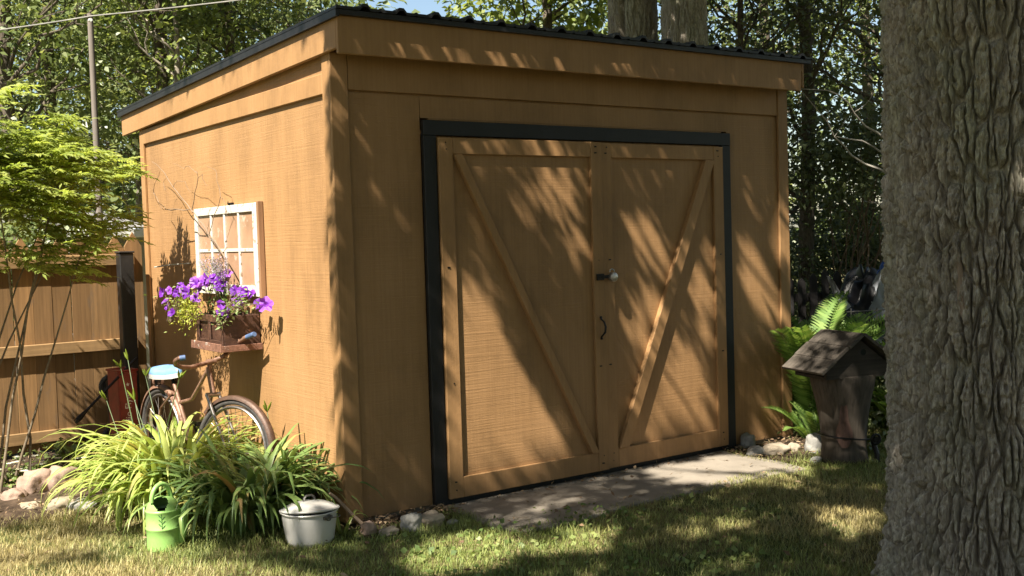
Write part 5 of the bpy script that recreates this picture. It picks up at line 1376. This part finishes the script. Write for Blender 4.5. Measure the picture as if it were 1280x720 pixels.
# dead sapling with bleached twigs
ds = at(1130, 300, 8.6); t = thing('dead_sapling', 'leafless sapling with pale crooked twigs reaching left from behind the big trunk', 'sapling', (ds.x, ds.y, 0)); o = Vector(t.location); m = MB()
m.tube([(0, 0, -.05), (.02, 0, 1.0), (-.02, .02, 2.0), (.02, 0, 3.2)], [.035, .03, .022, .01], 8)
def tw(pts, d0, d1, r0, r1):
    n = len(pts); P = [at(a, b, d0+(d1-d0)*i/(n-1))-o for i, (a, b) in enumerate(pts)]; m.tube(P, [r0+(r1-r0)*i/(n-1) for i in range(n)], 6)
tw([(1131, 190), (1110, 178), (1097, 166), (1082, 158), (1068, 142), (1060, 128), (1047, 118), (1034, 113), (1018, 112), (1000, 111)], 8.6, 8.2, .012, .003)
tw([(1131, 236), (1115, 222), (1101, 212), (1081, 205), (1064, 194), (1056, 183), (1043, 171), (1034, 152), (1024, 140), (1012, 126), (1001, 112)], 8.6, 8.3, .012, .003)
tw([(1101, 190), (1091, 183), (1078, 176), (1062, 174), (1046, 171)], 8.5, 8.35, .008, .004)
tw([(1068, 140), (1078, 134), (1086, 126), (1092, 116)], 8.35, 8.3, .004, .002)
tw([(1034, 152), (1037, 143), (1032, 137)], 8.3, 8.25, .004, .002)
tw([(1131, 262), (1112, 254), (1098, 254), (1082, 252)], 8.6, 8.4, .007, .002)
tw([(1043, 171), (1052, 158), (1058, 147)], 8.35, 8.3, .004, .002)
m.build('branches', 'paletwig', t, smooth=60)

# ------------------------------------------------------------------ grass, litter
def grass():
    n = 330000
    X = rng.uniform(-3.2, 5.2, n); Y = rng.uniform(-4.2, 2.4, n)
    pxy, d = project(np.stack([X, Y, np.zeros(n)], 1))
    ok = (d > 1) & (pxy[:, 0] > -60) & (pxy[:, 0] < 1340) & (pxy[:, 1] < 790)
    jag = .05*vnoise2(X*7+40, Y*7+40, 12)+.03*vnoise2(X*23+40, Y*23+40, 13)
    ok &= ~((X > -.06) & (X < W+.06) & (Y > -.10))
    ok &= ~((X > .58+jag) & (X < 3.0-jag*1.5) & (Y > -.78+jag*1.6))
    ok &= ~((X < .0) & (X > -3) & (Y > 1.62+jag*2))
    ok &= ~((X > .0) & (X < .6) & (Y > -.26+jag*2) & (rng.random(n) < .8))
    ok &= ~((X > 3.0) & (X < 3.9) & (Y > -.5+jag*2) & (rng.random(n) < .75))
    ok &= ~((X > W) & (Y > .3))
    ok &= ~(((X-OK.x)**2+(Y-OK.y)**2) < .46**2)
    ok &= vnoise2(X*2.1+60, Y*2.1+60, 17)*.7+rng.random(n)*.6 > .28
    X, Y = X[ok], Y[ok]; n = len(X)
    az = rng.uniform(0, 2*PI, n); hgt = rng.uniform(.018, .046, n)*(.7+.6*vnoise2(X*1.7+30, Y*1.7+30, 19)); lean = rng.uniform(.2, 1.3, n)*hgt
    wd = rng.uniform(.0022, .0042, n)*1.15
    dx, dy = np.cos(az), np.sin(az); fx_, fy_ = -dy*wd/2, dx*wd/2
    z0 = np.zeros(n)
    b0 = np.stack([X-fx_, Y-fy_, z0], 1); b1 = np.stack([X+fx_, Y+fy_, z0], 1)
    m0 = np.stack([X+dx*lean*.35-fx_*.8, Y+dy*lean*.35-fy_*.8, hgt*.62], 1); m1 = np.stack([X+dx*lean*.35+fx_*.8, Y+dy*lean*.35+fy_*.8, hgt*.62], 1)
    tp = np.stack([X+dx*lean, Y+dy*lean, hgt], 1)
    V = np.stack([b0, b1, m1, m0, tp], 1).reshape(-1, 3); I = np.arange(n)*5
    F = np.concatenate([np.stack([I, I+1, I+2, I+3], 1), np.stack([I+3, I+2, I+4, I+4], 1)])
    # second face is a triangle: use the quad for the base and a sliver quad for the tip
    V2 = V.copy(); 
    dry = vnoise2(X*.9+20, Y*.9+20, 23)*.6+vnoise2(X*3+20, Y*3+20, 24)*.4
    right = np.clip((X-1.0)/1.6, 0, 1)*np.clip((-Y-.7)/.9, 0, 1)
    left = np.clip((-X-.5)/.8, 0, 1)  # left lawn made drier, its pale straw tone also stands in for sunlight
    green = np.exp(-((X-.35)**2/1.1+(Y+.9)**2/.6))
    dry = np.clip((dry-.38)*2.2+right*.55+left*.75-green*.6+rng.normal(0, .22, n), 0, 1)
    rn = rng.random(n)
    tipv = np.stack([X+dx*lean+fx_*.12, Y+dy*lean+fy_*.12, hgt], 1)
    V = np.stack([b0, b1, m1, m0, tp, tipv], 1).reshape(-1, 3); I = np.arange(n)*6
    F = np.concatenate([np.stack([I, I+1, I+2, I+3], 1), np.stack([I+3, I+2, I+5, I+4], 1)])
    o = link('grass', np_mesh('grass', V, F, {'rnd': np.repeat(rn, 6), 'dry': np.repeat(dry, 6)}), 'grass'); tag(o, kind='stuff')
    print('grass blades', n)
grass()
def litter():
    n = 1500
    X = np.concatenate([rng.uniform(-.02, .62, 330), rng.uniform(2.95, 3.9, 380), rng.uniform(.62, 3.0, 150), rng.uniform(-1.9, -.2, 640)])
    Y = np.concatenate([-np.abs(rng.normal(.08, .08, 330))-.03, -np.abs(rng.normal(.2, .2, 380))-.03, -np.abs(rng.normal(.02, .05, 150))-.035, rng.uniform(1.4, 3.4, 640)])
    Z = np.concatenate([np.full(330, .035), np.full(380, .035), np.full(150, .022), np.full(640, .07)])
    n = len(X); C = np.stack([X, Y, Z], 1)
    o = link('leaf_litter', leaf_mesh('leaf_litter', C, unit(rng.normal(size=(n, 3))*np.array([1, 1, .25])), np.array([0, 0, 1.])+rng.normal(size=(n, 3))*.35, rng.uniform(.015, .05, n), rng.uniform(.006, .02, n), rng.random(n), six=True), 'litter'); tag(o, kind='stuff')
litter()
def lawn_extras():
    n = 420; X = rng.uniform(-1.8, 3.6, n); Y = rng.uniform(-3.0, 1.2, n)
    ok = ~((X > -.05) & (Y > -.1)); X, Y = X[ok], Y[ok]; n = len(X)
    o = link('fallen_leaves', leaf_mesh('fallen_leaves', np.stack([X, Y, rng.uniform(.02, .05, n)], 1), unit(rng.normal(size=(n, 3))*np.array([1, 1, .3])), np.array([0, 0, 1.])+rng.normal(size=(n, 3))*.5, rng.uniform(.02, .055, n), rng.uniform(.008, .028, n), rng.random(n), six=True), 'litter'); tag(o, kind='stuff')
    c = np.stack([rng.normal(.5, .9, 60), rng.normal(-1.2, .5, 60), np.full(60, .025)], 1); c = c[c[:, 1] < -.25]
    o = leaf_cloud('lawn_weeds', c, 16, .07, .03, 'cover', None, (0, 0, 0), wid=.8, flat=.2); tag(o, kind='stuff')
lawn_extras()
